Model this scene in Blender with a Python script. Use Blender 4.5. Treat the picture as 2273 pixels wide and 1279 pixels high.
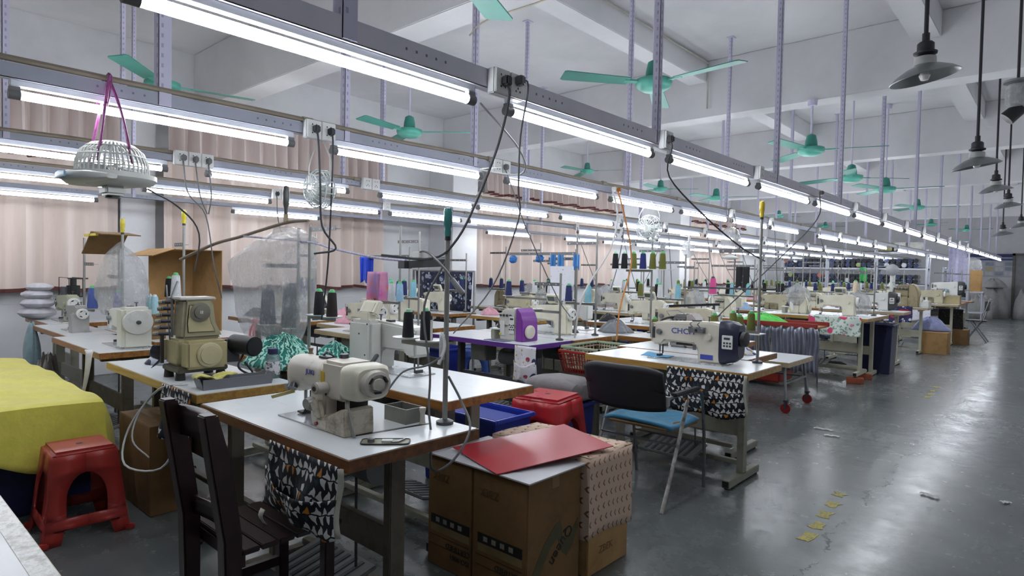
import bpy, bmesh, math, random
from mathutils import Vector, Matrix
random.seed(7)
for o in list(bpy.data.objects): bpy.data.objects.remove(o)
S = bpy.context.scene
C = S.collection
PI = math.pi
# ---------------------------------------------------------------- camera
cd = bpy.data.cameras.new('camera'); cam = bpy.data.objects.new('camera', cd); C.objects.link(cam)
cd.sensor_width = 36.0; cd.lens = 36.0*1377.97/2273.0; cd.clip_start = 0.02; cd.clip_end = 120
cam.matrix_world = Matrix(((0.74404664, -0.03365522, 0.66727949, 0.0),
                           (0.66784417, 0.00837168, -0.74425404, 0.0),
                           (0.01946178, 0.99939844, 0.02870536, 1.4), (0, 0, 0, 1)))
S.camera = cam
# ---------------------------------------------------------------- world, exposure
wd = bpy.data.worlds.new('world'); S.world = wd; wd.use_nodes = True
wd.node_tree.nodes['Background'].inputs[0].default_value = (0.75, 0.8, 0.9, 1)
wd.node_tree.nodes['Background'].inputs[1].default_value = 0.3
S.view_settings.view_transform = 'Standard'; S.view_settings.look = 'None'
S.view_settings.gamma = 1.0; S.view_settings.use_curve_mapping = False
S.view_settings.exposure = 0.1
TUBE_POWER = 40.0

# ---------------------------------------------------------------- material helpers
def srgb(h):
    h = h.lstrip('#'); c = [int(h[i:i+2], 16)/255 for i in (0, 2, 4)]
    return tuple((x/12.92 if x <= .04045 else ((x+.055)/1.055)**2.4) for x in c) + (1,)
class NT:
    def __init__(s, name):
        s.m = bpy.data.materials.new(name); s.m.use_nodes = True; s.t = s.m.node_tree
        s.b = s.t.nodes['Principled BSDF']
    def n(s, ty, **kw):
        n = s.t.nodes.new(ty)
        for k, v in kw.items():
            if k[0] == '_': setattr(n, k[1:], v)
            else: s.put(n, k, v)
        return n
    def put(s, n, k, v):
        i = n.inputs[int(k[1:]) if k[0] == 'i' and k[1:].isdigit() else k.replace('__', ' ')]
        if hasattr(v, 'is_output'): s.t.links.new(v, i)
        else: i.default_value = v
    def math(s, op, a, b=None, c=None):
        n = s.t.nodes.new('ShaderNodeMath'); n.operation = op
        for i, v in enumerate((a, b, c)):
            if v is None: continue
            if hasattr(v, 'is_output'): s.t.links.new(v, n.inputs[i])
            else: n.inputs[i].default_value = v
        return n.outputs[0]
    def mix(s, f, a, b, blend='MIX'):
        n = s.t.nodes.new('ShaderNodeMix'); n.data_type = 'RGBA'; n.blend_type = blend
        for i, v in ((0, f), (6, a), (7, b)):
            if hasattr(v, 'is_output'): s.t.links.new(v, n.inputs[i])
            else: n.inputs[i].default_value = v
        return n.outputs[2]
    def coord(s, k='Object'): return s.n('ShaderNodeTexCoord').outputs[k]
    def noise(s, scale, detail=3, vec=None, rough=.6):
        n = s.n('ShaderNodeTexNoise', Scale=scale, Detail=detail, Roughness=rough, Vector=vec if vec is not None else s.coord())
        return n.outputs['Fac']
    def ramp(s, v, lo, hi):
        n = s.n('ShaderNodeMapRange', Value=v); n.inputs[1].default_value = lo; n.inputs[2].default_value = hi
        return n.outputs[0]
    def scaled(s, vec, sc):
        return s.n('ShaderNodeMapping', Vector=vec, Scale=sc).outputs[0]
    def col(s, v): s.put(s.b, 'Base Color', v)
    def rough(s, v): s.put(s.b, 'Roughness', v)
    def bump(s, h, st=.2, d=.01):
        n = s.n('ShaderNodeBump', Strength=st, Distance=d, Height=h); s.t.links.new(n.outputs[0], s.b.inputs['Normal'])
MC = {}
def mat(h, rough=.5, metal=0., var=.12, vs=6., bump=0., bs=40., key=''):
    """plain material: colour with a little mottling, wear and fine relief"""
    k = (h, rough, metal, var, vs, bump, bs, key)
    if k in MC: return MC[k]
    n = NT('mat_'+h.lstrip('#')+key); c = srgb(h)
    if var > 0:
        f = n.noise(vs, 4)
        d = tuple(x*(1-var*2.0) for x in c[:3])+(1,); l = tuple(min(1, x*(1+var*.7)) for x in c[:3])+(1,)
        n.col(n.mix(n.ramp(f, .3, .7), d, l))
        n.rough(n.math('MULTIPLY_ADD', f, .25, max(0, rough-.12)))
    else: n.col(c); n.rough(rough)
    n.b.inputs['Metallic'].default_value = metal
    if bump > 0: n.bump(n.noise(bs, 3), bump, .01)
    MC[k] = n.m; return n.m
def dirty(h, h2, rough=.45, sc=9., lo=.5, hi=.75, metal=0.):
    """paint with brown dirt and chips of its own shape"""
    k = ('d', h, h2, rough, sc, lo, hi)
    if k in MC: return MC[k]
    n = NT('mat_worn_'+h.lstrip('#')); f = n.noise(sc, 6, rough=.7)
    n.col(n.mix(n.ramp(f, lo, hi), srgb(h), srgb(h2))); n.rough(n.math('MULTIPLY_ADD', f, .3, rough-.15))
    n.b.inputs['Metallic'].default_value = metal
    MC[k] = n.m; return n.m
def wood(h, h2, rough=.4, sc=(2, 30, 30)):
    k = ('w', h, h2)
    if k in MC: return MC[k]
    n = NT('mat_wood_'+h.lstrip('#')); v = n.scaled(n.coord(), sc); f = n.noise(1.0, 5, v, .7)
    n.col(n.mix(n.ramp(f, .35, .68), srgb(h), srgb(h2))); n.rough(rough); MC[k] = n.m; return n.m
def cloth(h, var=.1, sheen=.3):
    k = ('c', h)
    if k in MC: return MC[k]
    n = NT('mat_cloth_'+h.lstrip('#')); c = srgb(h); f = n.noise(14, 4)
    n.col(n.mix(n.ramp(f, .3, .7), tuple(x*(1-var*2) for x in c[:3])+(1,), tuple(min(1, x*(1+var)) for x in c[:3])+(1,)))
    n.rough(.9); n.bump(n.noise(9, 5), .35, .03); n.b.inputs['Sheen Weight'].default_value = sheen
    MC[k] = n.m; return n.m
def print_cloth(name, base, spots, warp=.3):
    """printed cloth: blobs of several colours; spots = (scale, radius, colour)"""
    n = NT('mat_print_'+name); uv = n.n('ShaderNodeUVMap').outputs[0]
    w = n.n('ShaderNodeTexNoise', Scale=25., Detail=3., Vector=uv).outputs['Color']
    v = n.n('ShaderNodeMix', _data_type='VECTOR'); v.inputs[0].default_value = warp*.06
    n.t.links.new(uv, v.inputs[4]); n.t.links.new(w, v.inputs[5]); v = v.outputs[1]
    c = srgb(base)
    for i, (sc, r, h) in enumerate(spots):
        vo = n.n('ShaderNodeTexVoronoi', Scale=sc, Vector=n.n('ShaderNodeMapping', Vector=v, Location=(i*3.7, i*1.3, 0)).outputs[0])
        c = n.mix(n.math('LESS_THAN', vo.outputs['Distance'], r), c, srgb(h))
    n.col(c); n.rough(.85); n.b.inputs['Sheen Weight'].default_value = .2; n.bump(n.noise(9, 4), .25, .02)
    return n.m
def tri_cloth():
    """black cotton printed with rows of white mountains, dark green trees and orange foxes"""
    n = NT('mat_print_mountains'); uv0 = n.n('ShaderNodeUVMap').outputs[0]; wn = n.n('ShaderNodeTexNoise', Scale=28., Detail=1., Vector=uv0).outputs['Color']
    vm = n.n('ShaderNodeVectorMath', _operation='MULTIPLY_ADD', i0=wn, i1=(.034, .034, 0), i2=uv0); uv = n.n('ShaderNodeSeparateXYZ', Vector=vm.outputs[0])
    u = n.math('DIVIDE', uv.outputs[0], .034); v = n.math('DIVIDE', uv.outputs[1], .034)
    row = n.math('FLOOR', v); fv = n.math('FRACT', v); odd = n.math('FRACT', n.math('MULTIPLY', row, .5))
    uu = n.math('ADD', u, n.math('MULTIPLY', row, .37)); fu = n.math('FRACT', uu); cell = n.math('FLOOR', uu)
    xyz = n.n('ShaderNodeCombineXYZ', X=cell, Y=row)
    rnd = n.n('ShaderNodeTexWhiteNoise', Vector=xyz.outputs[0]).outputs['Value']
    a = n.math('MULTIPLY', n.math('ABSOLUTE', n.math('SUBTRACT', fu, .5)), 2.0)
    up = n.math('SUBTRACT', .92, n.math('MULTIPLY', fv, .9))
    dn = n.math('MULTIPLY', fv, .98)
    h = n.math('ADD', n.math('MULTIPLY', up, n.math('SUBTRACT', 1, n.math('MULTIPLY', odd, 2))), n.math('MULTIPLY', dn, n.math('MULTIPLY', odd, 2)))
    tri = n.math('MULTIPLY', n.math('LESS_THAN', a, h), n.math('MULTIPLY', n.math('GREATER_THAN', fv, .1), n.math('LESS_THAN', fv, .9)))
    c = n.mix(n.math('GREATER_THAN', rnd, .7), srgb('#c9cac8'), srgb('#1c2f33'))
    c = n.mix(n.math('LESS_THAN', rnd, .13), c, srgb('#c07a2c'))
    n.col(n.mix(tri, srgb('#10121b'), c)); n.rough(.85); n.bump(n.noise(9, 4), .2, .02)
    return n.m
def palm_cloth():
    n = NT('mat_print_palm'); uv = n.n('ShaderNodeUVMap').outputs[0]
    w = n.n('ShaderNodeTexWave', Scale=9., Distortion=9., Detail=2., Vector=uv); w.inputs['Detail Scale'].default_value = 3
    n.col(n.mix(n.ramp(w.outputs['Fac'], .62, .8), n.mix(n.ramp(n.noise(18, 3), .4, .6), srgb('#0d4f49'), srgb('#1c7d72')), srgb('#9fd0c0')))
    n.rough(.85); n.bump(n.noise(8, 4), .3, .02); return n.m
def arrow_cloth():
    n = NT('mat_print_arrows'); uv = n.n('ShaderNodeSeparateXYZ', Vector=n.n('ShaderNodeUVMap').outputs[0])
    u = n.math('DIVIDE', uv.outputs[0], .055); v = n.math('DIVIDE', uv.outputs[1], .055)
    row = n.math('FLOOR', v); fv = n.math('SUBTRACT', n.math('FRACT', v), .5)
    fu = n.math('SUBTRACT', n.math('FRACT', n.math('ADD', u, n.math('MULTIPLY', row, .5))), .5)
    k = n.math('ABSOLUTE', n.math('ADD', fu, n.math('MULTIPLY', n.math('ABSOLUTE', fv), -.95)))
    t = n.math('MULTIPLY', n.math('LESS_THAN', k, .11), n.math('LESS_THAN', n.math('ABSOLUTE', fv), .26))
    n.col(n.mix(t, srgb('#c9b09a'), srgb('#7d5a48'))); n.rough(.8); n.bump(n.noise(8, 3), .2, .02); return n.m
def plastic(name, h='#eef1f4', alpha=.34, rough=.12):
    """thin clear crinkled film"""
    n = NT('mat_film_'+name); n.col(srgb(h)); n.rough(rough)
    f = n.noise(9, 6, n.scaled(n.coord(), (1.6, 1.6, .7)), .8); n.put(n.b, 'Alpha', n.math('MULTIPLY_ADD', n.ramp(f, .52, .72), .45, alpha)); n.bump(n.noise(13, 6, rough=.8), 1.0, .08)  # whiter streaks put into the opacity imitate highlights on the film
    n.b.inputs['Specular IOR Level'].default_value = .8
    return n.m
def emit(name, h, st):
    n = NT('mat_'+name); n.b.inputs['Emission Color'].default_value = srgb(h); n.b.inputs['Emission Strength'].default_value = st
    n.col(srgb('#ffffff')); return n.m

# ---------------------------------------------------------------- mesh helpers
class MB:
    def __init__(s): s.v = []; s.f = []; s.uv = {}
    def add(s, vs, fs):
        b = len(s.v); s.v += [tuple(v) for v in vs]; s.f += [tuple(i+b for i in f) for f in fs]; return s
    def box(s, x0, y0, z0, x1, y1, z1, M=None):
        vs = [Vector((x, y, z)) for z in (z0, z1) for x, y in ((x0, y0), (x1, y0), (x1, y1), (x0, y1))]
        if M is not None: vs = [M @ v for v in vs]
        return s.add(vs, [(3, 2, 1, 0), (4, 5, 6, 7), (0, 1, 5, 4), (1, 2, 6, 5), (2, 3, 7, 6), (3, 0, 4, 7)])
    def bar(s, p, q, w, h=None, up=(0, 0, 1)):
        p, q = Vector(p), Vector(q); d = (q-p).normalized(); h = h or w; u = Vector(up)
        if abs(d.dot(u)) > .95: u = Vector((1, 0, 0))
        a = d.cross(u).normalized()*w/2; b = a.cross(d).normalized()*h/2
        vs = [e+x*a+y*b for e in (p, q) for x, y in ((-1, -1), (1, -1), (1, 1), (-1, 1))]
        return s.add(vs, [(3, 2, 1, 0), (4, 5, 6, 7), (0, 1, 5, 4), (1, 2, 6, 5), (2, 3, 7, 6), (3, 0, 4, 7)])
    def cyl(s, p, q, r0, r1=None, n=12, caps=True):
        p, q = Vector(p), Vector(q); r1 = r0 if r1 is None else r1; d = (q-p).normalized()
        u = Vector((0, 0, 1)) if abs(d.z) < .9 else Vector((1, 0, 0)); a = d.cross(u).normalized(); b = d.cross(a)
        vs = [e+(a*math.cos(t)+b*math.sin(t))*r for e, r in ((p, r0), (q, r1)) for t in [2*PI*i/n for i in range(n)]]
        fs = [(i, i+n, (i+1) % n+n, (i+1) % n) for i in range(n)]
        if caps: fs += [tuple(range(n)), tuple(range(2*n-1, n-1, -1))]
        return s.add(vs, fs)
    def tube(s, pts, r, n=6):
        pts = [Vector(p) for p in pts]; rings = []
        u = None
        for i, p in enumerate(pts):
            d = (pts[min(i+1, len(pts)-1)]-pts[max(i-1, 0)]).normalized()
            if u is None: u = Vector((0, 0, 1)) if abs(d.z) < .9 else Vector((1, 0, 0))
            a = d.cross(u)
            if a.length < 1e-4: a = d.cross(Vector((0, 1, 0)))
            a.normalize(); b = d.cross(a).normalized(); u = a.cross(d) if a.cross(d).length > .1 else u
            rr = r[i] if isinstance(r, (list, tuple)) else r
            rings.append([p+(a*math.cos(t)+b*math.sin(t))*rr for t in [2*PI*k/n for k in range(n)]])
        vs = [v for rg in rings for v in rg]; fs = []
        for j in range(len(rings)-1):
            fs += [(j*n+k, (j+1)*n+k, (j+1)*n+(k+1) % n, j*n+(k+1) % n) for k in range(n)]
        fs += [tuple(range(n)), tuple(range(len(vs)-1, len(vs)-n-1, -1))]
        return s.add(vs, fs)
    def lathe(s, prof, n=20, M=None, closed=False):
        """prof = (radius, height) from bottom to top about z"""
        vs = [Vector((r*math.cos(2*PI*k/n), r*math.sin(2*PI*k/n), z)) for r, z in prof for k in range(n)]
        if M is not None: vs = [M @ v for v in vs]
        m = len(prof); fs = [(j*n+k, j*n+(k+1) % n, (j+1)*n+(k+1) % n, (j+1)*n+k) for j in range(m-1) for k in range(n)]
        if closed: fs += [((m-1)*n+k, (m-1)*n+(k+1) % n, (k+1) % n, k) for k in range(n)]
        else: fs += [tuple(range(n-1, -1, -1)), tuple(range((m-1)*n, m*n))]
        return s.add(vs, fs)
    def prism(s, poly, a, b, axis='y', M=None):
        """extrude a closed outline; axis y: poly=(x,z)  x: (y,z)  z: (x,y)"""
        g = {'y': lambda p, t: (p[0], t, p[1]), 'x': lambda p, t: (t, p[0], p[1]), 'z': lambda p, t: (p[0], p[1], t)}[axis]
        n = len(poly); vs = [Vector(g(p, a)) for p in poly]+[Vector(g(p, b)) for p in poly]
        if M is not None: vs = [M @ v for v in vs]
        return s.add(vs, [tuple(range(n-1, -1, -1)), tuple(range(n, 2*n))]+[(i, (i+1) % n, (i+1) % n+n, i+n) for i in range(n)])
    def loft(s, secs, n=20, e=2.0):
        """rings along x: (x, cy, cz, ry, rz[, exponent])"""
        vs = []
        for q in secs:
            x, cy, cz, ry, rz = q[:5]; ex = q[5] if len(q) > 5 else e
            for k in range(n):
                t = 2*PI*k/n; c, d = math.cos(t), math.sin(t)
                vs.append((x, cy+ry*math.copysign(abs(c)**(2/ex), c), cz+rz*math.copysign(abs(d)**(2/ex), d)))
        m = len(secs); fs = [(j*n+k, j*n+(k+1) % n, (j+1)*n+(k+1) % n, (j+1)*n+k) for j in range(m-1) for k in range(n)]
        fs += [tuple(range(n-1, -1, -1)), tuple(range((m-1)*n, m*n))]
        return s.add(vs, fs)
    def sheet(s, fn, nu, nv, us=1., vs=1.):
        b = len(s.v)
        for j in range(nv+1):
            for i in range(nu+1):
                s.v.append(tuple(fn(i/nu, j/nv))); s.uv[len(s.v)-1] = (i/nu*us, j/nv*vs)
        for j in range(nv):
            for i in range(nu):
                a = b+j*(nu+1)+i; s.f.append((a, a+1, a+nu+2, a+nu+1))
        return s
    def ball(s, c, r, nu=14, nv=8, wob=0., seed=0):
        c = Vector(c); r = Vector((r, r, r)) if not hasattr(r, '__len__') else Vector(r); rg = random.Random(seed)
        prof = []; vs = []
        for j in range(1, nv):
            t = PI*j/nv
            for k in range(nu):
                a = 2*PI*k/nu; w = 1+wob*(rg.random()-.5)
                vs.append((c.x+r.x*math.sin(t)*math.cos(a)*w, c.y+r.y*math.sin(t)*math.sin(a)*w, c.z-r.z*math.cos(t)*w))
        m = nv-1; fs = [(j*nu+k, j*nu+(k+1) % nu, (j+1)*nu+(k+1) % nu, (j+1)*nu+k) for j in range(m-1) for k in range(nu)]
        vs += [(c.x, c.y, c.z-r.z), (c.x, c.y, c.z+r.z)]
        fs += [(m*nu, (k+1) % nu, k) for k in range(nu)]+[(m*nu+1, (m-1)*nu+k, (m-1)*nu+(k+1) % nu) for k in range(nu)]
        return s.add(vs, fs)
    def mesh(s, name, m, bevel=0., seg=2, smooth=True, ang=40):
        me = bpy.data.meshes.new(name); me.from_pydata(s.v, [], s.f)
        if s.uv:
            l = me.uv_layers.new(name='UVMap')
            for lp in me.loops: l.data[lp.index].uv = s.uv.get(lp.vertex_index, (0, 0))
        bm = bmesh.new(); bm.from_mesh(me); bmesh.ops.recalc_face_normals(bm, faces=bm.faces) if not s.uv else None
        if bevel > 0:
            ed = [e for e in bm.edges if len(e.link_faces) == 2 and e.calc_face_angle(0) > .5]
            bmesh.ops.bevel(bm, geom=ed, offset=bevel, segments=seg, affect='EDGES', clamp_overlap=True)
        bm.to_mesh(me); bm.free()
        if smooth: me.shade_smooth(); me.set_sharp_from_angle(angle=math.radians(ang))
        me.materials.append(m); return me
    def build(s, name, m, parent=None, bevel=0., loc=None, solid=0., **kw):
        o = bpy.data.objects.new(name, s.mesh(name, m, bevel, **kw)); C.objects.link(o)
        if parent is not None: o.parent = parent
        if loc is not None: o.location = loc
        if solid:
            md = o.modifiers.new('thickness', 'SOLIDIFY'); md.thickness = solid; md.offset = 0
        return o
def tag(o, label, cat, group=None, kind=None):
    o['label'] = label; o['category'] = cat
    if group: o['group'] = group
    if kind: o['kind'] = kind
    return o
def thing(name, label, cat, loc=(0, 0, 0), rz=0., group=None):
    o = bpy.data.objects.new(name, None); C.objects.link(o); o.empty_display_size = .05
    o.location = loc; o.rotation_euler = (0, 0, rz); return tag(o, label, cat, group)
def struct(o): o['kind'] = 'structure'; return o
def inst(root, loc, rz=0., label=None, group=None, cat=None, scale=None):
    r = root.copy(); C.objects.link(r); r.location = loc; r.rotation_euler = (0, 0, rz)
    if label: r['label'] = label
    if group: r['group'] = group
    if cat: r['category'] = cat
    if scale: r.scale = scale
    for ch in list(root.children):
        c = ch.copy(); C.objects.link(c); c.parent = r
        for g in list(ch.children):
            d = g.copy(); C.objects.link(d); d.parent = c
    return r
def text_part(name, body, size, m, parent, M, ext=.0006, bold=0.):
    cu = bpy.data.curves.new(name, 'FONT'); cu.body = body; cu.size = size; cu.extrude = ext; cu.offset = bold
    cu.align_x = 'CENTER'; cu.align_y = 'CENTER'; cu.resolution_u = 3
    to = bpy.data.objects.new(name, cu); C.objects.link(to)
    dg = bpy.context.evaluated_depsgraph_get(); me = bpy.data.meshes.new_from_object(to.evaluated_get(dg)); bpy.data.objects.remove(to)
    me.transform(M); me.materials.clear(); me.materials.append(m)
    o = bpy.data.objects.new(name, me); C.objects.link(o); o.parent = parent; return o
def T(x, y, z): return Matrix.Translation((x, y, z))
def RX(a): return Matrix.Rotation(a, 4, 'X')
def RY(a): return Matrix.Rotation(a, 4, 'Y')
def RZ(a): return Matrix.Rotation(a, 4, 'Z')
def sag(p, q, d, n=12):
    """points of a hanging cable"""
    p, q = Vector(p), Vector(q)
    return [p.lerp(q, i/n)-Vector((0, 0, d*4*(i/n)*(1-i/n))) for i in range(n+1)]
def curve_pts(pts, n=6):
    """smooth path through points"""
    P = [Vector(p) for p in pts]; P = [2*P[0]-P[1]]+P+[2*P[-1]-P[-2]]; out = []
    for i in range(1, len(P)-2):
        a, b, c, d = P[i-1:i+3]
        for k in range(n):
            t = k/n; out.append(.5*((2*b)+(c-a)*t+(2*a-5*b+4*c-d)*t*t+(3*b-a-3*c+d)*t**3))
    return out+[P[-2]]

# ---------------------------------------------------------------- palette
CREAM = mat('#d6d2bf', .35, var=.06); CREAM2 = mat('#c9c5b0', .4, var=.08); WHITE_P = mat('#d9dad6', .35, var=.04)
STEEL = mat('#9b9da0', .3, .9, .1); DSTEEL = mat('#55565a', .4, .8, .1); BLACK = mat('#141518', .45, var=.05); DGREY = mat('#3a3c40', .5, var=.08)
LAM = None
EDGE_O = wood('#a06f35', '#6d431f'); EDGE_Y = wood('#b8934e', '#8a6530'); EDGE_P = mat('#5a2f86', .4, var=.06); EDGE_D = wood('#7c4d25', '#4a2b14')
EDGE_T = wood('#b9a98a', '#8f7d5c')
STAND = dirty('#8b8a7c', '#5a5648', .5, 7, .55, .8); STAND_W = mat('#c2c0aa', .5, var=.08)
def lam():
    n = NT('mat_laminate'); f = n.noise(5, 6, rough=.7); v = n.scaled(n.coord(), (3, 40, 1)); g = n.noise(1.2, 4, v)
    c = n.mix(n.ramp(f, .5, .8), srgb('#d0d4d6'), srgb('#c8cbcc')); n.col(n.mix(n.ramp(g, .62, .85), c, srgb('#b7babb')))
    n.rough(n.math('MULTIPLY_ADD', f, .1, .2)); return n.m
LAM = lam()
CARD = dirty('#755731', '#5a4224', .8, 4, .45, .75); CARD2 = dirty('#a98555', '#8a683d', .8, 4, .45, .75)
LILAC = mat('#c6c4da', .5, .0, .04); GALV = mat('#a9adb2', .4, .3, .06)
TRI = tri_cloth(); PALM = palm_cloth(); ARROW = arrow_cloth()
NAVYFLOR = print_cloth('navy_flowers', '#141b38', [(9, .34, '#9aa3b4'), (20, .32, '#2f3f63'), (13, .2, '#c3c9cf')])
PINKFLOR = print_cloth('pink_flowers', '#cfd8cf', [(26, .45, '#7f9f8d'), (36, .38, '#cfd8cf'), (5.5, .36, '#d2456f'), (9, .16, '#e58fa6')])
REDNAVY = print_cloth('red_navy', '#2a2450', [(7, .4, '#9e2026'), (11, .3, '#d3d3d6'), (15, .25, '#38528e'), (6, .22, '#22203c')])
DOTS = print_cloth('patches', '#d8d5da', [(9, .24, '#2b2f57'), (10, .2, '#a23a50'), (20, .2, '#cfa64f'), (32, .16, '#8f8aa8')], .1)
ROSE = print_cloth('roses', '#d9b3a9', [(30, .4, '#e8d3c9'), (26, .25, '#b06a66'), (50, .2, '#5b4a42')])
BLACKPR = print_cloth('dark_sprig', '#1a1417', [(30, .16, '#9a8a80'), (50, .12, '#5d4c46')])
SKETCH = print_cloth('sketch', '#dcdde6', [(20, .12, '#5a6690'), (40, .12, '#b5767b')])
FILM = plastic('clear'); FILM2 = plastic('milky', '#e4e6e8', .4, .25)
# ================================================================ THE ROOM
X0, X1, Y0, Y1, ZC = -8.95, 1.6, -3.0, 29.6, 4.24
def plaster(name, h, h2):
    n = NT('mat_plaster_'+name); f = n.noise(1.1, 6, rough=.65); g = n.noise(7, 5, rough=.75)
    c = n.mix(n.ramp(f, .42, .72), srgb(h), srgb(h2)); c = n.mix(n.ramp(g, .7, .78), c, srgb('#8a8c8c'))
    n.col(c); n.rough(.8); n.bump(g, .15, .02); return n.m
PLAST = plaster('white', '#d6d6d8', '#c9cacc'); PLAST2 = plaster('grey', '#cfd0d2', '#c0c1c3')
def floor_mat():
    n = NT('mat_epoxy_floor'); co = n.coord(); f = n.noise(.9, 6, co, .65); g = n.noise(9, 6, co, .7)
    c = n.mix(n.ramp(f, .35, .7), srgb('#565b5c'), srgb('#666b6b')); c = n.mix(n.ramp(g, .68, .9), c, srgb('#474b4c'))
    # patchy band lightened to imitate the lamp row's reflection, and a ragged crack along the middle of the aisle
    sx = n.n('ShaderNodeSeparateXYZ', Vector=co); x = sx.outputs[0]
    wob = n.math('MULTIPLY_ADD', n.noise(1.7, 4, n.scaled(co, (0, 1, 0)), .7), .34, -.17+.9)
    dx = n.math('ADD', x, wob)
    worn = n.math('MULTIPLY', n.math('SUBTRACT', 1.0, n.ramp(n.math('ABSOLUTE', n.math('ADD', dx, -.16)), .05, .5)), n.ramp(n.noise(3.2, 6, co, .75), .4, .62))  # patches of the lamp reflection that is painted into the floor colour
    c = n.mix(n.math('MULTIPLY', worn, .4), c, srgb('#878c8a'))
    jag = n.math('MULTIPLY_ADD', n.noise(14, 5, co, .8), .12, -.06)
    crack = n.math('MULTIPLY', n.math('LESS_THAN', n.math('ABSOLUTE', n.math('ADD', dx, jag)), n.math('MULTIPLY', n.ramp(n.noise(2.5, 3, co), .42, .7), .016)), n.math('GREATER_THAN', sx.outputs[1], 3.0))
    c = n.mix(crack, c, srgb('#1b1d1f')); spot = n.math('GREATER_THAN', n.noise(22, 2, co), .74); c = n.mix(n.math('MULTIPLY', spot, .5), c, srgb('#2b2e30')); n.col(c)
    n.rough(n.math('SUBTRACT', n.math('MULTIPLY_ADD', f, .22, n.math('MULTIPLY_ADD', g, .24, .02)), n.math('MULTIPLY', worn, .08)))
    n.bump(n.math('SUBTRACT', n.math('ADD', g, n.math('MULTIPLY', n.noise(2.2, 4, n.scaled(co, (1, .3, 1))), .8)), crack), .07, .02); return n.m
def sbox(name, m, *b, bevel=0.):
    return struct(MB().box(*b).build(name, m, bevel=bevel))
sbox('floor', floor_mat(), X0-.2, Y0-.2, -.15, X1+.2, Y1+.2, 0)
sbox('ceiling', PLAST, X0-.2, Y0-.2, ZC, X1+.2, Y1+.2, ZC+.15)
sbox('wall_left', PLAST2, X0-.2, Y0, 0, X0, Y1, ZC); sbox('wall_right', PLAST, X1, Y0, 0, X1+.2, Y1, ZC)
sbox('wall_back', PLAST2, X0-.2, Y0-.2, 0, X1+.2, Y0, ZC); wf = sbox('wall_far', PLAST, X0-.2, Y1, 0, X1+.2, Y1+.2, ZC)
tr = 0
def trim(m, *b, bevel=.008):
    global tr; tr += 1; return sbox('trim_%d' % tr, m, *b, bevel=bevel)
for k in range(7):                                   # cross beams
    y = -1.1+4.52*k; trim(PLAST, X0, y, 3.5, X1, y+.32, ZC-.001)
    if k < 6:
        for x in (-6.55, -3.95, -1.35): trim(PLAST, x, y+.321, 3.96, x+.26, y+4.519, ZC-.001)
for y in (7.62, 16.4, 25.2): trim(PLAST, X0, y, 0, -8.3, y+.63, 3.499)      # pillars standing out of the window wall
trim(PLAST, X0, 2.5, 0, -8.8, 2.9, 3.499); trim(PLAST2, X0, -2.99, .0, -8.9, 7.6, .9); trim(PLAST2, X0, 8.26, 0, -8.9, 16.39, .9)
# conduit running on the far secondary beam and a white wire under the ceiling
tag(MB().tube([(-3.66, 3.75, 4.2), (-3.66, 7.9, 4.2), (-3.66, 7.9, 3.6)], .012).build('conduit', mat('#b9b9ae', .5)), 'thin grey conduit clipped along the ceiling beam above the aisle tables', 'conduit')
tag(MB().tube(curve_pts([(-3.15, 3.02, 3.02), (-3.0, 3.05, 3.1), (-2.4, 3.15, 3.16), (-1.9, 3.2, 3.3), (-1.5, 3.3, 3.5)]), .006).build('ceiling_wire', mat('#cfc9b4', .5)), 'loose cream wire slung from a hanger to the ceiling beam', 'wire')
# ---------------------------------------------------------------- curtains on the window wall
def curtain_mat(h, h2):
    n = NT('mat_curtain_'+h[1:]); f = n.noise(3, 4, n.scaled(n.coord(), (1, 3, .25))); c = n.mix(n.ramp(f, .3, .7), srgb(h), srgb(h2)); n.col(c); n.rough(.85)
    n.bump(n.noise(60, 2), .1, .01); n.b.inputs['Sheen Weight'].default_value = .3; return n.m
CUR = curtain_mat('#d6c8c0', '#c6b6ad'); CUR2 = curtain_mat('#c4b6b1', '#b0a19c'); HEM = mat('#5d3430', .8)
def curtain(y0, y1, z0, z1, label, x=-8.7, seed=1, m=CUR, amp=.075):
    fq = 20 if m is CUR else 34
    rg = random.Random(seed); ph = [rg.uniform(0, 6) for _ in range(3)]; n = int((y1-y0)*(26 if m is CUR else 40))
    def fn(u, v):
        y = y0+(y1-y0)*u; z = z0+(z1-z0)*v; a = amp*(1.2-.4*v)
        return (x+a*math.sin(y*fq+ph[0]+1.6*math.sin(y*2.3+ph[1]))+.03*math.sin(y*7.1+ph[2]), y+.012*math.sin(y*31)*(1-v), z+(.018*math.sin(y*9+ph[1]) if v < .01 else 0))
    t = thing('curtain', label, 'curtain', (0, 0, 0), 0, 'beige curtains on the window wall')
    MB().sheet(fn, n, 6).build('cloth', m, t)
    MB().sheet(lambda u, v: (fn(u, 0)[0]+.006, fn(u, 0)[1], fn(u, 0)[2]-.005+.045*v), n, 1).build('hem', HEM, t)
    rd = MB().cyl((x, y0-.05, z1+.01), (x, y1+.05, z1+.01), .015)
    for yy in (y0, (y0+y1)/2, y1): rd.box(X0, yy-.01, z1, x, yy+.01, z1+.02)
    rd.build('rod', mat('#8a7f78', .5), t)
curtain(-2.8, 2.46, 1.06, 2.58, 'long lower beige curtain with dark hem behind the wrapped overlock stand', seed=1)
curtain(2.93, 6.35, 1.06, 2.72, 'lower beige curtain with dark hem beside the bare grey wall', seed=2)
curtain(-2.8, 2.46, 2.56, 3.42, 'short upper beige curtain tier above the long first curtain', x=-8.5, seed=3, m=CUR2)
curtain(2.93, 6.35, 2.7, 3.42, 'short upper beige curtain tier beside the bare grey wall', x=-8.5, seed=4, m=CUR2)
curtain(8.6, 13.6, 1.06, 2.92, 'lower beige curtain just beyond the first white pillar', seed=5)
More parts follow.
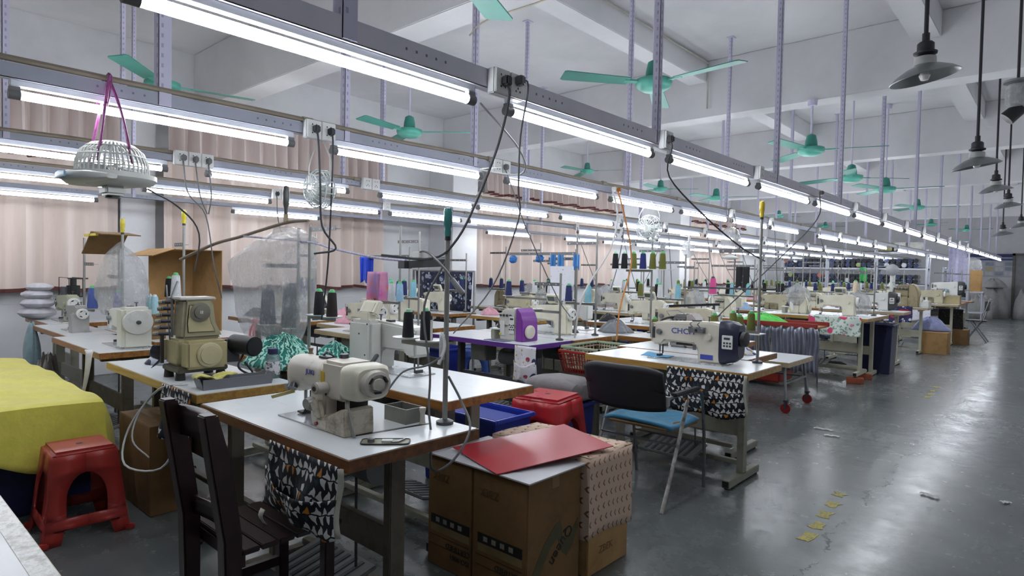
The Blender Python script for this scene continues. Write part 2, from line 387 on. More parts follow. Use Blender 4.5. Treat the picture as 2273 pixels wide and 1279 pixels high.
curtain(8.6, 13.6, 2.88, 3.42, 'upper beige curtain tier just beyond the first white pillar', x=-8.5, seed=6, m=CUR2)
curtain(17.4, 21.6, 1.06, 3.0, 'lower beige curtain beyond the second white pillar', seed=7)
curtain(17.4, 21.6, 2.96, 3.42, 'upper beige curtain tier beyond the second white pillar', x=-8.5, seed=8, m=CUR2)
# ---------------------------------------------------------------- poster, floor tape
ps = thing('wall_poster', 'wide notice board poster with blue headings on the far end wall', 'poster', (-2.26, Y1-.01, 0))
MB().box(-.78, -.012, 1.5, .78, 0, 2.4).build('board', mat('#b9bcc4', .5, var=.05), ps)
MB().box(-.78, -.016, 2.24, .78, -.012, 2.36).build('heading', mat('#3a4378', .5), ps)
MB().box(-.3, -.016, 2.12, .72, -.012, 2.19).build('heading', mat('#4a558f', .5), ps)
rg = random.Random(3)
for i in range(5):
    for j in range(3):
        x = -.7+i*.29; MB().box(x, -.016, 1.56+j*.18, x+.24, -.012, 1.69+j*.18).build('panel', mat(rg.choice(['#c9cbd2', '#9aa2b4', '#c4b48a', '#d3d4d8']), .5), ps)
YEL = dirty('#b5a63c', '#7d7c5c', .6, 60, .45, .6)
def tape(name, pts, label, w=.075):
    t = thing(name, label, 'floor tape', (pts[0][0], pts[0][1], 0), 0)
    for i, (x, y, l) in enumerate(pts):
        x -= pts[0][0]; y -= pts[0][1]; r = random.Random(i+9); q = lambda a: a+r.uniform(-.012, .012)
        p = [(q(x-w/2), q(y-l/2)), (q(x), q(y-l/2-.01)), (q(x+w/2), q(y-l/2)), (q(x+w/2-.01), q(y)), (q(x+w/2), q(y+l/2)), (q(x), q(y+l/2)), (q(x-w/2), q(y+l/2)), (q(x-w/2+.01), q(y))]
        MB().prism(p, .0005, .002, 'z').build('tape_patch', YEL, t)
tape('aisle_tape', [(-1.0, 3.53, .13), (-1.01, 3.73, .1), (-1.02, 3.93, .11), (-1.03, 4.14, .09), (-1.05, 4.36, .08)], 'worn yellow tape mark on the aisle floor beside the low wheeled bench')
tape('aisle_tape', [(-1.2, 8.7, .12), (-1.21, 8.95, .1), (-1.22, 9.25, .12), (-1.22, 9.6, .1)], 'worn yellow tape mark on the aisle floor beside the bricks under a table leg')
for x, y, l, rz in ((-1.5, 5.9, .12, .3), (-1.62, 6.1, .16, .1), (-.62, 4.75, .11, -.3), (-.25, 4.95, .06, .8)):
    w = MB(); w.sheet(lambda u, v: ((u-.5)*l, (v-.5)*.035, .004+.008*abs(math.sin(u*7+v*3))), 8, 3)
    o = w.build('thread_scrap', mat('#c8cac8', .8), loc=(x, y, 0)); o.rotation_euler.z = rz
    tag(o, 'small white cloth scrap lying on the bare aisle floor', 'scrap', 'cloth scraps dropped on the aisle floor')

# ================================================================ LAMP ROWS
TUBE = emit('tube_light', '#f4f8ff', TUBE_POWER)
ZT = 2.055
def make_tube():
    t = thing('tube_lamp', 'x', 'lamp')
    MB().cyl((0, .035, ZT), (0, 1.165, ZT), .0175, n=14).build('tube', TUBE, t)
    MB().box(-.011, 0, ZT+.03, .011, 1.2, ZT+.057).build('batten', mat('#c9ced6', .35, .2, .04), t, bevel=.004)
    for y in (0, 1.165):
        h = MB(); h.box(-.012, y, ZT-.012, .012, y+.035, ZT+.03); h.cyl((0, y-.002, ZT), (0, y+.037, ZT), .02, n=12)
        h.build('lamp_holder', mat('#6d6e70', .5), t)
    return t
tube0 = make_tube(); tube_used = []
ROWNAME = {1: 'the aisle', 2: 'the second table row', 3: 'the third table row', 4: 'the fourth table row', 5: 'the curtains'}
def place_tube(r, x, y):
    lb = {1: 'white fluorescent tube lamp hung in the line along the aisle', 2: 'white fluorescent tube lamp in the line next to the aisle line',
          3: 'white fluorescent tube lamp in the middle line of lamps', 4: 'white fluorescent tube lamp in the line next to the curtain line',
          5: 'white fluorescent tube lamp in the line closest to the curtains'}[r]
    g = 'tube lamps in line %d from the aisle' % r
    if not tube_used:
        tube_used.append(1); tube0.location = (x, y, 0); tube0['label'] = lb; tube0['group'] = g
    else: inst(tube0, (x, y, 0), 0, lb, g)
ROWS = {1: (-1.745, [.5+1.385*k for k in range(19)]), 2: (-3.12, [.5, 1.93, 3.38, 4.78, 6.16, 7.5, 8.5+.33, 11.0, 12.3, 13.6, 15.0, 17.4, 18.7, 20.0, 22.0, 23.4, 24.8, 26.2]),
        3: (-4.7, [-.9, .42, 1.88, 3.4, 4.66, 6.1, 7.5, 8.8, 10.2, 11.6, 13.0, 14.4, 15.8, 17.2, 18.6, 20.0, 21.4, 22.8, 24.2, 25.6, 27.0]),
        4: (-6.17, [-.8, .48, 1.92, 3.28, 4.62, 5.96, 8.5, 9.9, 11.2, 12.6, 14.0, 15.4, 16.8, 18.2, 19.6, 21.0, 22.4, 23.8, 25.2, 26.6]),
        5: (-7.72, [-.55, .78, 3.4, 7.9, 10.2, 11.6, 13.0, 14.4, 15.8, 17.2, 18.6, 20.0, 21.4, 22.8, 24.2])}  # tubes nearest the far wall are added in every row to brighten it
for r, (x, ys) in ROWS.items():
    for y in ys: place_tube(r, x, y)
# steel rails with their perforated hangers, one rail per line of lamps
RAIL = {1: mat('#d0ced8', .5, .0, .05), 2: mat('#9ea2b0', .5, .0, .05)}; RH = {1: .075, 2: .06, 3: .045, 4: .045, 5: .045}
PIPE = mat('#857b6c', .5, .0, .1)
def beam_top(y):
    for k in range(7):
        b = -1.1+4.52*k
        if b-.05 < y < b+.37: return 3.5
    return ZC
HANG = {1: [-.9, 1.1, 3.1, 5.0, 6.82, 8.62, 10.9, 13.2, 15.5, 17.8, 20.1, 22.4, 24.7], 2: [1.03, 2.0, 3.03, 5.06, 7.3, 9.6, 11.9, 14.2, 16.5, 18.8, 21.1],
        3: [.72, 3.0, 5.4, 8.0, 10.8, 13.6, 16.4, 19.2], 4: [1.75, 4.5, 7.5, 10.5, 13.5, 16.5, 19.5], 5: [2.3, 5.6, 9.0, 12.4, 15.8, 19.2]}
def hanger(t, x, y, w=.035):
    zt = beam_top(y)-.002; m = MB()
    m.box(x+.022, y, 2.12, x+.0245, y+w, zt); m.box(x+.022-w, y, 2.12, x+.0245, y+.0025, zt); m.box(x-.03, y-.03, zt-.006, x+.05, y+w+.03, zt)
    h = m.build('hanger', LILAC, t)
    if y < 9:
        d = MB()
        for i in range(int((zt-2.2)/.045)):
            z = 2.2+i*.045
            d.box(x+.0235, y+.012, z, x+.0252, y+.021, z+.018); d.box(x+.003, y-.0007, z, x+.012, y+.0012, z+.018)
        d.build('holes', mat('#a19eb8', .6, var=0), h)['kind'] = 'stuff'
for r, (x, ys) in ROWS.items():
    y0, y1 = ({1: -2.5, 2: .44, 3: -1.5, 4: -1.5, 5: -1.5}[r], max(ys)+1.3)
    t = thing('lamp_rail', ['', 'grey steel rail carrying the lamps along the aisle', 'lilac grey steel rail with a brown conduit on top, next to the aisle line', 'grey steel rail of the middle line of lamps',
              'grey steel rail of the line of lamps next to the curtain line', 'grey steel rail of the lamps closest to the curtains'][r], 'rail', (0, 0, 0), 0, 'steel rails carrying the tube lamps')
    m = MB(); b = ZT+.058; rh = RH[r]
    m.box(x-.02, y0, b, x+.022, y1, b+.003); m.box(x+.0195, y0, b, x+.022, y1, b+rh); m.box(x-.02, y0, b, x-.0175, y1, b+rh)
    m.build('channel', RAIL[1 if r == 1 else 2], t)
    hd = MB()
    for i in range(int((min(y1, 9)-y0)/.7)):
        for k in range(5): hd.box(x+.0215, y0+.35+i*.7+k*.045, b+rh*.5, x+.0228, y0+.358+i*.7+k*.045, b+rh*.5+.009)
    hd.build('bolt_holes', mat('#77748a', .6), t)['kind'] = 'stuff'
    if r in (2, 3, 4):
        p = [(x+.02, y0-.02, b+rh+.016)]
        yy = y0
        while yy < y1: p += [(x+.02, yy+.5, b+rh+.016), (x+.02, yy+1.0, b+rh+.012+.006*math.sin(yy*3))]; yy += 1.0
        MB().tube(p, .013, 8).build('conduit', PIPE, t)
        for ys_ in ys[:8]: MB().cyl((x+.02, ys_+1.24, b+rh+.014), (x+.02, ys_+1.3, b+rh+.014), .019, n=10).build('conduit_joint', mat('#8d8779', .5), t)
    for hy in HANG[r]: hanger(t, x, hy, .055 if (r == 1 and hy < 2) or (r == 2 and hy < 1.5) else .035)
# socket boxes on the rails, plugs and cords
SOCK = mat('#dadbd9', .4, var=.03)
def make_socket(n):
    t = thing('socket_box', 'x', 'socket'); w = .088*n
    MB().box(.022, -w/2, ZT+.035, .06, w/2, ZT+.135).build('back_box', mat('#c9cacc', .5), t, bevel=.004)
    for i in range(n):
        y = -w/2+.044+i*.088
        p = MB().box(.06, y-.042, ZT+.037, .068, y+.042, ZT+.133).build('face_plate', SOCK, t, bevel=.003)
        h = MB()
        for dy, dz in ((-.012, .105), (.012, .105), (-.012, .06), (.012, .06), (0, .072)): h.box(.068, y+dy-.003, ZT+dz, .0686, y+dy+.003, ZT+dz+.008)
        h.build('slots', BLACK, p)
    return t
sock2 = make_socket(2); sock3 = make_socket(3); sock1 = make_socket(1)
SOCKS = [(1, 1.84, 2, 'grey double socket box with two plugs on the aisle rail'), (1, 3.16, 1, 'single socket box beside a hanger on the aisle rail'), (1, 4.56, 1, 'single socket box with a pale cover on the aisle rail'),
         (2, 1.83, 2, 'white double socket box on the brown conduit rail above the high arm machine'), (2, 3.28, 2, 'white double socket box on the conduit rail with taped wires'), (3, 1.78, 3, 'triple white socket box on the middle lamp rail'),
         (3, 3.28, 2, 'double white socket box on the middle lamp rail'), (4, 3.2, 2, 'double white socket box with black plugs on the rail next to the curtain line'), (4, 4.55, 1, 'single white socket box on the rail next to the curtain line'),
         (4, 1.76, 1, 'single white socket box behind the hanging saucer fan')]
for r in (1, 2, 3, 4):
    for y in ROWS[r][1]:
        if y > 6.5 and y < 18: SOCKS.append((r, y-.09, 1, 'small grey socket box on the far stretch of ' + {1: 'the aisle rail', 2: 'the conduit rail', 3: 'the middle rail', 4: 'the rail next to the curtain line'}[r]))
us = set()
PLUG = mat('#1d1e20', .5); PLUGW = mat('#c9c9c6', .5)
for r, y, n, lb in SOCKS:
    x = ROWS[r][0]; root = {1: sock1, 2: sock2, 3: sock3}[n]; g = 'socket boxes on the lamp rails' if y > 6.4 else None
    if n not in us:
        us.add(n); root.location = (x, y, 0); root['label'] = lb
        if g: root['group'] = g
    else: inst(root, (x, y, 0), 0, lb, g)
def cord(pts, label, m=None, r=.005, plug=True, group=None, n=5):
    t = thing('power_cord', label, 'cord', pts[0], 0, group); o = Vector(pts[0])
    P = [Vector(p)-o for p in pts]
    MB().tube(curve_pts(P, n), r, 6).build('cable', m or mat('#3a3c40', .5), t)
    if plug: MB().box(-.004, -.016, -.02, .034, .016, .018).build('plug', PLUG if m is None else m, t, bevel=.006)
    return t
xr = {r: ROWS[r][0]+.068 for r in ROWS}; zs = ZT+.085
WIRE = mat('#c8c9c8', .5); GW = mat('#6c6e70', .5)
cord([(xr[1], 1.8, zs), (xr[1]+.03, 1.8, zs-.06), (-1.69, 1.79, 1.9), (-1.74, 1.74, 1.7), (-1.80, 1.68, 1.52), (-1.88, 1.62, 1.44), (-2.05, 1.5, 1.45)], 'dark power cord from the double aisle socket to the stand with teal screwdriver')
cord([(xr[1], 1.88, zs+.02), (xr[1]+.04, 1.9, zs), (-1.70, 1.93, 1.95), (-1.75, 1.98, 1.75), (-1.9, 2.15, 1.62), (-2.3, 2.4, 1.3), (-2.7, 2.5, 1.02)], 'thin grey cord from the double aisle socket to the high arm machine', GW, .004)
cord([(xr[1]-.07, 1.74, ZT), (-1.72, 1.95, 1.9), (-1.8, 2.05, 1.82), (-2.2, 2.2, 1.9), (-2.9, 3.1, 2.1)], 'loose white wire drooping between the aisle rail and the conduit rail', WIRE, .004, False)
cord([(xr[2], 1.79, zs), (xr[2]+.03, 1.79, zs-.05), (-3.03, 1.81, 1.85), (-3.04, 1.83, 1.62), (-2.98, 1.88, 1.5), (-3.1, 1.82, 1.47)], 'black cord from the white double socket looping by the thread stand bracket', mat('#2a2f36', .5), .006)
cord([(xr[2], 1.88, zs), (xr[2]+.03, 1.88, zs-.05), (-3.03, 1.88, 1.8), (-3.06, 1.88, 1.4), (-3.15, 1.9, 1.1)], 'straight black cord from the white double socket down past the caged fan', mat('#2a2f36', .5), .005)
cord([(xr[1], 3.14, zs), (xr[1]+.02, 3.15, zs-.04), (-1.72, 3.25, 1.95), (-1.68, 3.65, 1.75), (-1.63, 4.1, 1.58), (-1.62, 4.5, 1.5)], 'dark cord from the aisle rail to the thread stand with olive cones')
cord([(xr[1], 5.95, zs), (-1.68, 5.9, 1.9), (-1.9, 5.5, 1.5), (-2.25, 5.1, 1.0), (-2.3, 4.98, .785)], 'dark cord slanting from the far aisle rail to the table with the dark overlock')
cord([(xr[3], 1.7, zs), (-4.6, 1.72, 1.9), (-4.62, 1.85, 1.75), (-4.6, 1.9, 1.4), (-4.7, 2.0, 1.15)], 'grey cord from the triple socket joining two others above the cardboard hood', GW)
cord([(xr[3], 1.78, zs), (-4.6, 1.8, 1.9), (-4.62, 1.86, 1.76)], 'short grey cord from the middle of the triple socket', GW)
cord([(xr[3], 1.87, zs), (-4.6, 1.88, 1.9), (-4.62, 1.87, 1.76)], 'short grey cord from the last outlet of the triple socket', GW)
cord([(xr[4], 3.15, zs), (-6.08, 3.15, 1.9), (-6.07, 3.2, 1.7)], 'black cord from the double socket next to the curtain line')
cord([(-2.98, .95, 1.72), (-3.05, 1.1, 1.66), (-3.2, 1.25, 1.55), (-3.9, 1.5, 1.35)], 'black fan cord trailing from the hanging saucer fan', None, .004, False)
cord([(xr[2], 3.3, zs), (-3.0, 3.35, 1.95), (-3.0, 3.5, 1.7), (-3.1, 4.0, 1.2), (-3.25, 4.4, 1.0)], 'pale cord from the taped socket down to the purple overlock', GW, .004)
cord([(xr[2], 4.72, zs), (-3.02, 4.76, 1.9), (-3.05, 4.7, 1.6), (-3.15, 4.45, 1.2), (-3.2, 4.4, .82)], 'white taped cord from the conduit rail to the table behind the purple overlock', WIRE, .008)
cord([(xr[2], 4.8, zs), (-3.0, 4.85, 1.9), (-2.95, 4.9, 1.5), (-2.93, 4.7, 1.1), (-2.9, 4.6, .8)], 'orange cord running down the thread stand beside the green basket', mat('#b9742c', .5), .007)
rg = random.Random(11)
for r in (2, 3, 4):
    for y in ROWS[r][1]:
        if 6.4 < y < 17:
            x = xr[r]; q = rg.uniform(-.5, .4)
            cord([(x, y-.09, zs), (x+.03, y-.08, 1.95), (x+q*.5, y+.1, 1.5), (x+q, y+.2, 1.15)], 'cord hanging from the far stretch of ' + {2: 'the conduit rail', 3: 'the middle rail', 4: 'the rail next to the curtain line'}[r], GW, .006, False, 'cords hanging from the far lamp rails', 4)
# ================================================================ CEILING FANS
FG = mat('#3f8f80', .4, .1, .1); FG2 = mat('#4fa08f', .4, .1, .08)
def make_fan():
    t = thing('ceiling_fan', 'x', 'fan')
    MB().lathe([(.0, -.06), (.085, -.055), (.125, -.03), (.135, 0), (.13, .02), (.1, .03), (.0, .03)], 24).build('motor_housing', FG2, t)
    MB().lathe([(.03, .03), (.062, .04), (.058, .09), (.045, .15), (.02, .165), (.0, .165)], 18).build('canopy', FG, t)
    MB().cyl((0, 0, .16), (0, 0, 1.0), .011).build('rod', LILAC, t)
    for k in range(3):
        M = RZ(2*PI*k/3) @ RX(math.radians(9)); b = MB()
        b.prism([(.2, -.055), (.68, -.07), (.7, -.06), (.7, .06), (.68, .07), (.2, .055)], -.003, .003, 'z', M=M); o = b.build('blade', FG, t)
        MB().box(.1, -.02, -.006, .23, .02, .006, M=M).build('blade_arm', FG2, o)
    return t
fan0 = make_fan()
FANS = [((-5.5, 1.86, 2.84), 1.36, 'green ceiling fan above the beige multi-needle machine'), ((-5.2, 4.14, 2.83), .7, 'green ceiling fan above the machines by the first pillar'),
        ((-2.33, 4.12, 2.8), 1.99, 'green ceiling fan above the machine with the navy motor'), ((-2.06, 6.95, 2.72), .31, 'green ceiling fan above the low wheeled bench'),
        ((-7.2, 10.2, 3.4), .4, 'green ceiling fan above the curtain just beyond the first pillar'), ((-5.9, 10.8, 3.02), .6, 'green ceiling fan on a short rod above the third table row'),
        ((-4.85, 10.95, 2.8), .3, 'green ceiling fan above the middle of the second table row'), ((-2.1, 8.75, 2.66), .73, 'bright green ceiling fan above the table with pink flower cloth'),
        ((-2.02, 10.3, 2.68), .17, 'green ceiling fan above the navy bin beside the aisle'), ((-6.6, 19.4, 3.2), .9, 'green ceiling fan near the second pillar'),
        ((-6.6, 24.2, 3.2), 2.6, 'green ceiling fan in front of the fabric racks'), ((-2.3, 14.6, 2.81), .2, 'green ceiling fan above the table with the red and navy cloth'),
        ((-3.1, 22.0, 3.0), 1.2, 'green ceiling fan above the far end of the aisle tables'), ((-2.6, 25.6, 3.05), 2.0, 'dark green ceiling fan near the far end wall'),
        ((-1.96, 1.7, 2.73), 2.007, 'green ceiling fan above the high arm machine')]
FAR_F = (0, 1, 2, 3, 5, 6, 7, 8, 11)
for i, (p, rz, lb) in enumerate(FANS):
    p, sc_ = ((0+p[0]*1.14, p[1]*1.14, 1.4+(p[2]-1.4)*1.14), 1.14) if i in FAR_F else (p, 1.14 if i == 14 else 1.0)
    top = beam_top(p[1]) if beam_top(p[1]) < 4 else ZC
    f = fan0 if i == 0 else inst(fan0, p, rz)
    f.location = p; f.rotation_euler.z = rz; f['label'] = lb; f['group'] = 'green ceiling fans'
    f.scale = (sc_,)*3; ln = (top-p[2]-.003)/sc_
    for c in f.children:
        if c.name.startswith('rod'):
            c.data = MB().cyl((0, 0, .16), (0, 0, ln), .011).cyl((0, 0, ln-.06), (0, 0, ln), .045, .05).mesh('rod', LILAC)
# ================================================================ PENDANTS OVER THE AISLE
ALU = mat('#8f9394', .35, .7, .08); PD = mat('#2b2a30', .5, .2)
def make_pendant():
    t = thing('pendant_lamp', 'x', 'lamp')
    MB().lathe([(.178, 0), (.18, .004), (.15, .03), (.09, .062), (.055, .072), (.052, .069), (.088, .058), (.148, .026)], 28, closed=True).build('shade', ALU, t)
    MB().lathe([(.04, .07), (.058, .075), (.056, .12), (.03, .13), (.0, .13)], 16).build('neck', mat('#a9aaa8', .4, .3), t)
    s = MB().lathe([(.03, .13), (.06, .14), (.062, .15), (.045, .156), (.044, .2), (.034, .21), (.0, .21)], 16).build('socket', PD, t)
    MB().lathe([(.0, .06), (.02, .04), (.03, .015), (.02, -.01), (0, -.015)][::-1], 14).build('bulb', mat('#d8d8d4', .2, var=0), s)
    MB().cyl((0, 0, .2), (0, 0, 1.6), .012, n=10).build('rod', PD, t)
    return t
pen0 = make_pendant()
for i, (p, lb) in enumerate([((-.67, 4.33, 2.57), 'grey metal pendant lamp over the aisle beside the first yellow tape mark, its shade tilted'), ((-.62, 6.6, 2.36), 'grey metal pendant lamp on a dark rod over the aisle beside the wheeled bench'),
        ((-.72, 9.8, 2.5), 'grey pendant lamp over the aisle beside the bricked table leg'), ((-.71, 11.75, 2.47), 'grey pendant lamp over the aisle beside the table with red and navy cloth'),
        ((-1.02, 15.8, 2.29), 'grey pendant lamp over the far aisle beside the last table'), ((-.78, 16.6, 2.5), 'grey pendant lamp near the far end of the aisle')]):
    f = pen0 if i == 0 else inst(pen0, p)
    f.location = p; f['label'] = lb; f['group'] = 'pendant lamps over the aisle'
    ln = beam_top(p[1])-p[2]-.002
    for c in f.children:
        if c.name.startswith('rod'): c.data = MB().cyl((0, 0, .2), (0, 0, ln), .012, n=10).cyl((0, 0, .2), (0, 0, .26), .02, n=10).mesh('rod', PD)
        if i == 0 and c.name.startswith('shade'): c.rotation_euler = (.1, -.16, 0)
sp = thing('ceiling_spotlight', 'white bracket with a black spotlight head hung from the ceiling beam over the aisle', 'spotlight', (-.33, 5.95, 2.7))
MB().lathe([(0, .16), (.09, .165), (.09, .18), (0, .18)], 18).build('disc', ALU, sp)
MB().lathe([(.055, -.02), (.075, .0), (.078, .1), (.06, .15), (.058, .148), (.074, .1), (.072, .002), (.053, -.016)], 18, closed=True).build('guard', FILM2, sp)
MB().cyl((.02, 0, -.02), (-.06, -.02, -.1), .05, .055, n=16).build('lamp_head', BLACK, sp)
m = MB(); m.tube(curve_pts([(0, 0, .16), (.03, 0, .1), (-.02, 0, .05), (.01, 0, -.02)]), .008); m.build('bracket', STEEL, sp)
MB().cyl((0, 0, .17), (0, 0, ZC-2.702), .01).build('rod', PD, sp)
# ================================================================ TABLES
def make_table(label, w=1.2, d=.6, z=.78, edge=EDGE_O, stand=STAND, pedal=True, motor=True, th=.042, face=-1, extra=0., blocks=0.):
    """sewing table; origin on the floor at its centre, operator side at -y (face=-1)"""
    t = thing('sewing_table', label, 'table'); b = blocks
    MB().box(-w/2+.002, -d/2+.002, z-th, w/2-.002, d/2-.002, z).build('table_top', LAM, t)
    e = MB(); k = .004
    for q in ((-w/2-k, -d/2-k, w/2+k, -d/2+.002), (-w/2-k, d/2-.002, w/2+k, d/2+k), (-w/2-k, -d/2+.002, -w/2+.002, d/2-.002), (w/2-.002, -d/2+.002, w/2+k, d/2-.002)): e.box(q[0], q[1], z-th-.001, q[2], q[3], z-.003)
    e.build('edge_band', edge, t)
    for s in (-1, 1):
        x = s*(w/2-.14); l = MB()
        l.box(x-.022, -.035, b+.05, x+.022, .035, z-th); 
        lg = l.build('leg', stand, t, bevel=.004)
        MB().box(x-.026, -d*.44, b+.012, x+.026, d*.44, b+.062).build('foot', stand, lg, bevel=.004)
        MB().box(x-.02, -d*.4, z-th-.035, x+.02, d*.4, z-th).build('top_bracket', stand, lg, bevel=.003)
        p = MB()
        for yy in (-1, 1): p.cyl((x, yy*d*.38, b), (x, yy*d*.38, b+.014), .022, n=10); p.box(x-.021, yy*(d*.44+.0005)-.001, b+.017, x+.021, yy*(d*.44+.0005)+.001, b+.057)
        p.build('foot_cap', BLACK, lg)
    MB().box(-w/2+.16, .0, b+.3, w/2-.16, .03, b+.42).build('modesty_beam', stand, t, bevel=.004)
    MB().box(-w/2+.16, face*-.13-.02, b+.07, w/2-.16, face*-.13+.02, b+.1).build('stretcher', stand, t, bevel=.003)
    if pedal:
        M = T(-.02, face*.02, b+.14) @ RX(face*-.22); p = MB(); p.box(-.21, -.13, -.012, .21, .13, .004, M=M)
        q = p.build('pedal', mat('#6d6f6e', .6), t, bevel=.006); r = MB()
        for i in range(7): r.box(-.17+i*.05, -.11, .004, -.15+i*.05, .11, .008, M=M)
        r.build('ribs', DGREY, q); MB().cyl((.12, .05, b+.16), (.1, .06, z-th-.18), .006, n=8).build('pedal_rod', DSTEEL, t)
    if motor:
        m = MB(); m.cyl((-.02, .1, z-th-.15), (.22, .1, z-th-.15), .075, n=16); m.box(.06, .03, z-th-.09, .14, .17, z-th)
        m.build('motor', mat('#6a6c6b', .5), t); MB().box(-.34, -.02, z-th-.2, -.14, .14, z-th).build('control_box', mat('#8d8e86', .5), t, bevel=.008)
    return t
def put(t, x, y, rz=0., label=None, group=None):
    t.location = (x, y, 0); t.rotation_euler.z = rz
    if label: t['label'] = label
    if group: t['group'] = group
    return t
TZ = .78
# ================================================================ MACHINES
ARM = [(-.26, .105), (-.262, .25), (-.24, .272), (-.1, .282), (.15, .296), (.2, .285), (.215, .26), (.215, .006), (.06, .006), (.055, .095), (.03, .13), (-.165, .135), (-.185, .105)]
def make_lock(label, m=CREAM, panel=True, motor=None, body=None, brand=None, bt=.022, name='sewing_machine', bcol='#3f55a8'):
    """flat bed machine; head at -x, hand wheel at +x, operator at -y, origin on the table"""
    t = thing(name, label, 'sewing machine')
    MB().box(-.27, -.088, .0, .235, .088, .007).build('bed_plate', mat('#bfc2c4', .25, .5, .06), t, bevel=.002)
    b = MB().prism(ARM, -.052, .055).build('arm', body or m, t, bevel=.012)
    MB().box(-.268, -.045, .12, -.258, .048, .262).build('face_plate', m, t, bevel=.004)
    n = MB(); n.cyl((-.225, 0, .11), (-.225, 0, .045), .006, n=8); n.cyl((-.225, 0, .045), (-.225, 0, .01), .0018, n=6); n.build('needle_bar', STEEL, t)
    p = MB(); p.cyl((-.21, .012, .11), (-.21, .012, .03), .005, n=8); p.box(-.232, -.03, .012, -.212, .018, .03); p.build('presser_foot', DSTEEL, t)
    M = T(.215, 0, .205) @ RY(PI/2)
    if motor: 
        MB().loft([(.2, .0, .16, .066, .15, 5), (.225, 0, .162, .068, .152, 5), (.28, 0, .165, .064, .14, 4), (.315, 0, .17, .055, .115, 3)]).build('motor_housing', motor, t)
        cpl = MB().box(.222, -.0735, .12, .288, -.066, .215).build('control_panel', WHITE_P, t, bevel=.003)
        s = MB(); s.box(.235, -.0745, .185, .272, -.0733, .2)
        for i in range(3):
            for j in range(2): s.box(.232+i*.018, -.0745, .135+j*.02, .244+i*.018, -.0733, .148+j*.02)
        s.build('keys', DGREY, cpl)
        MB().lathe([(0, 0), (.05, .0), (.055, .01), (.05, .03), (.03, .036), (0, .036)], 20, T(.315, 0, .19) @ RY(PI/2)).build('hand_wheel', BLACK, t)
    else:
        h = MB().lathe([(0, 0), (.035, 0), (.058, .008), (.06, .02), (.055, .038), (.04, .042), (.035, .036), (0, .036)], 24, M).build('hand_wheel', WHITE_P, t)
        s = MB()
        for k in range(3): s.box(-.0105, .026, .037, .0105, .036, .0395, M=M @ RZ(2*PI*k/3))
        s.build('wheel_slots', BLACK, h)
    f = MB(); f.cyl((-.2, -.052, .2), (-.2, -.075, .2), .016, n=14); f.cyl((-.2, -.06, .2), (-.2, -.066, .2), .022, n=14); f.build('tension_dial', STEEL, t)
    MB().cyl((.13, -.05, .19), (.13, -.072, .19), .024, n=16).build('stitch_dial', m, t, bevel=.003)
    MB().prism([(-.255, .15), (-.235, .15), (-.235, .235), (-.255, .235)], -.056, -.0515).build('thread_guide', DSTEEL, t)
    MB().tube([(-.24, -.05, .25), (-.242, -.075, .262), (-.24, -.07, .225)], .003).build('take_up_lever', STEEL, t)
    r = MB(); r.box(.03, -.057, .09, .05, -.05, .13); r.build('reverse_lever', STEEL, t)
    w = MB(); w.cyl((.1, .02, .285), (.1, .02, .325), .004, n=8); w.cyl((.1, .02, .325), (.1, .02, .33), .012, n=10); w.box(.0, -.01, .288, .05, .02, .3); w.build('bobbin_winder', DSTEEL, t)
    if panel:
        M = T(.02, 0, .3) @ RX(.45); q = MB().box(-.07, -.015, .0, .08, .02, .1, M=M).build('display_panel', m, t, bevel=.008)
        MB().box(-.055, -.0165, .035, .03, -.0145, .085, M=M).build('screen', mat('#4e5a52', .2), q); MB().box(.035, -.0165, .02, .07, -.0145, .085, M=M).build('buttons', mat('#8b8f94', .4), q)
    if brand: text_part('brand_name', brand, bt, mat(bcol, .5), t, T(-.04, -.0535, .215) @ RX(PI/2), bold=.0004)
    return t
def make_over(label, m=CREAM2, cover=None, dark=None, cx=.05):
    """overlock; cloth plate at -x, hand wheel at +x, operator at -y"""
    t = thing('overlock_machine', label, 'sewing machine'); cover = cover or m; dark = dark or m
    MB().box(-.09, -.1, 0, cx, .1, .125).build('lower_body', m, t, bevel=.012)
    MB().prism([(-.1, .125), (-.105, .2), (-.06, .275), (cx, .285), (cx, .125)], -.075 if cx < .06 else -.098, .09).build('upper_body', m, t, bevel=.012)
    MB().prism([(cx, 0), (cx, .285), (max(.085, cx+.01), .29), (.125, .25), (.15, .18), (.155, .0)], -.1, .1).build('side_cover', cover, t, bevel=.012)
    MB().lathe([(0, 0), (.05, 0), (.058, .006), (.058, .02), (.045, .028), (.015, .03), (0, .03)], 24, T(.155, -.02, .085) @ RY(PI/2)).build('hand_wheel', mat('#cdc8ba', .4), t)
    MB().box(-.2, -.1, .085, -.09, .04, .097).build('cloth_plate', WHITE_P, t, bevel=.003)
    MB().box(-.19, -.095, 0, -.14, .02, .085).build('plate_bracket', mat('#a9a999', .4, .3), t, bevel=.006)
    h = MB(); h.box(-.14, -.06, .097, -.1, .02, .15); h.cyl((-.12, -.03, .15), (-.11, .0, .23), .012, n=10); h.box(-.16, -.05, .1, -.13, -.02, .12); h.build('needle_head', DSTEEL, t)
    for i in range(4):
        MB().cyl((-.075+i*.034, -.078, .225), (-.075+i*.034, -.105, .22), .012, n=12).build('tension_knob', STEEL, t)
    g = MB(); g.box(-.09, -.085, .255, .05, -.07, .262); g.tube([(-.1, -.08, .26), (-.12, -.1, .3), (-.02, -.1, .31), (.04, -.08, .28)], .004); g.build('thread_rail', STEEL, t)
    MB().box(-.08, -.106, .04, -.03, -.099, .17).build('looper_cover', WHITE_P if dark is m else dark, t, bevel=.003)
    l = MB(); l.box(-.085, -.107, .045, -.06, -.1055, .065); l.build('caution_label', mat('#c8c23a', .5), t)
    return t
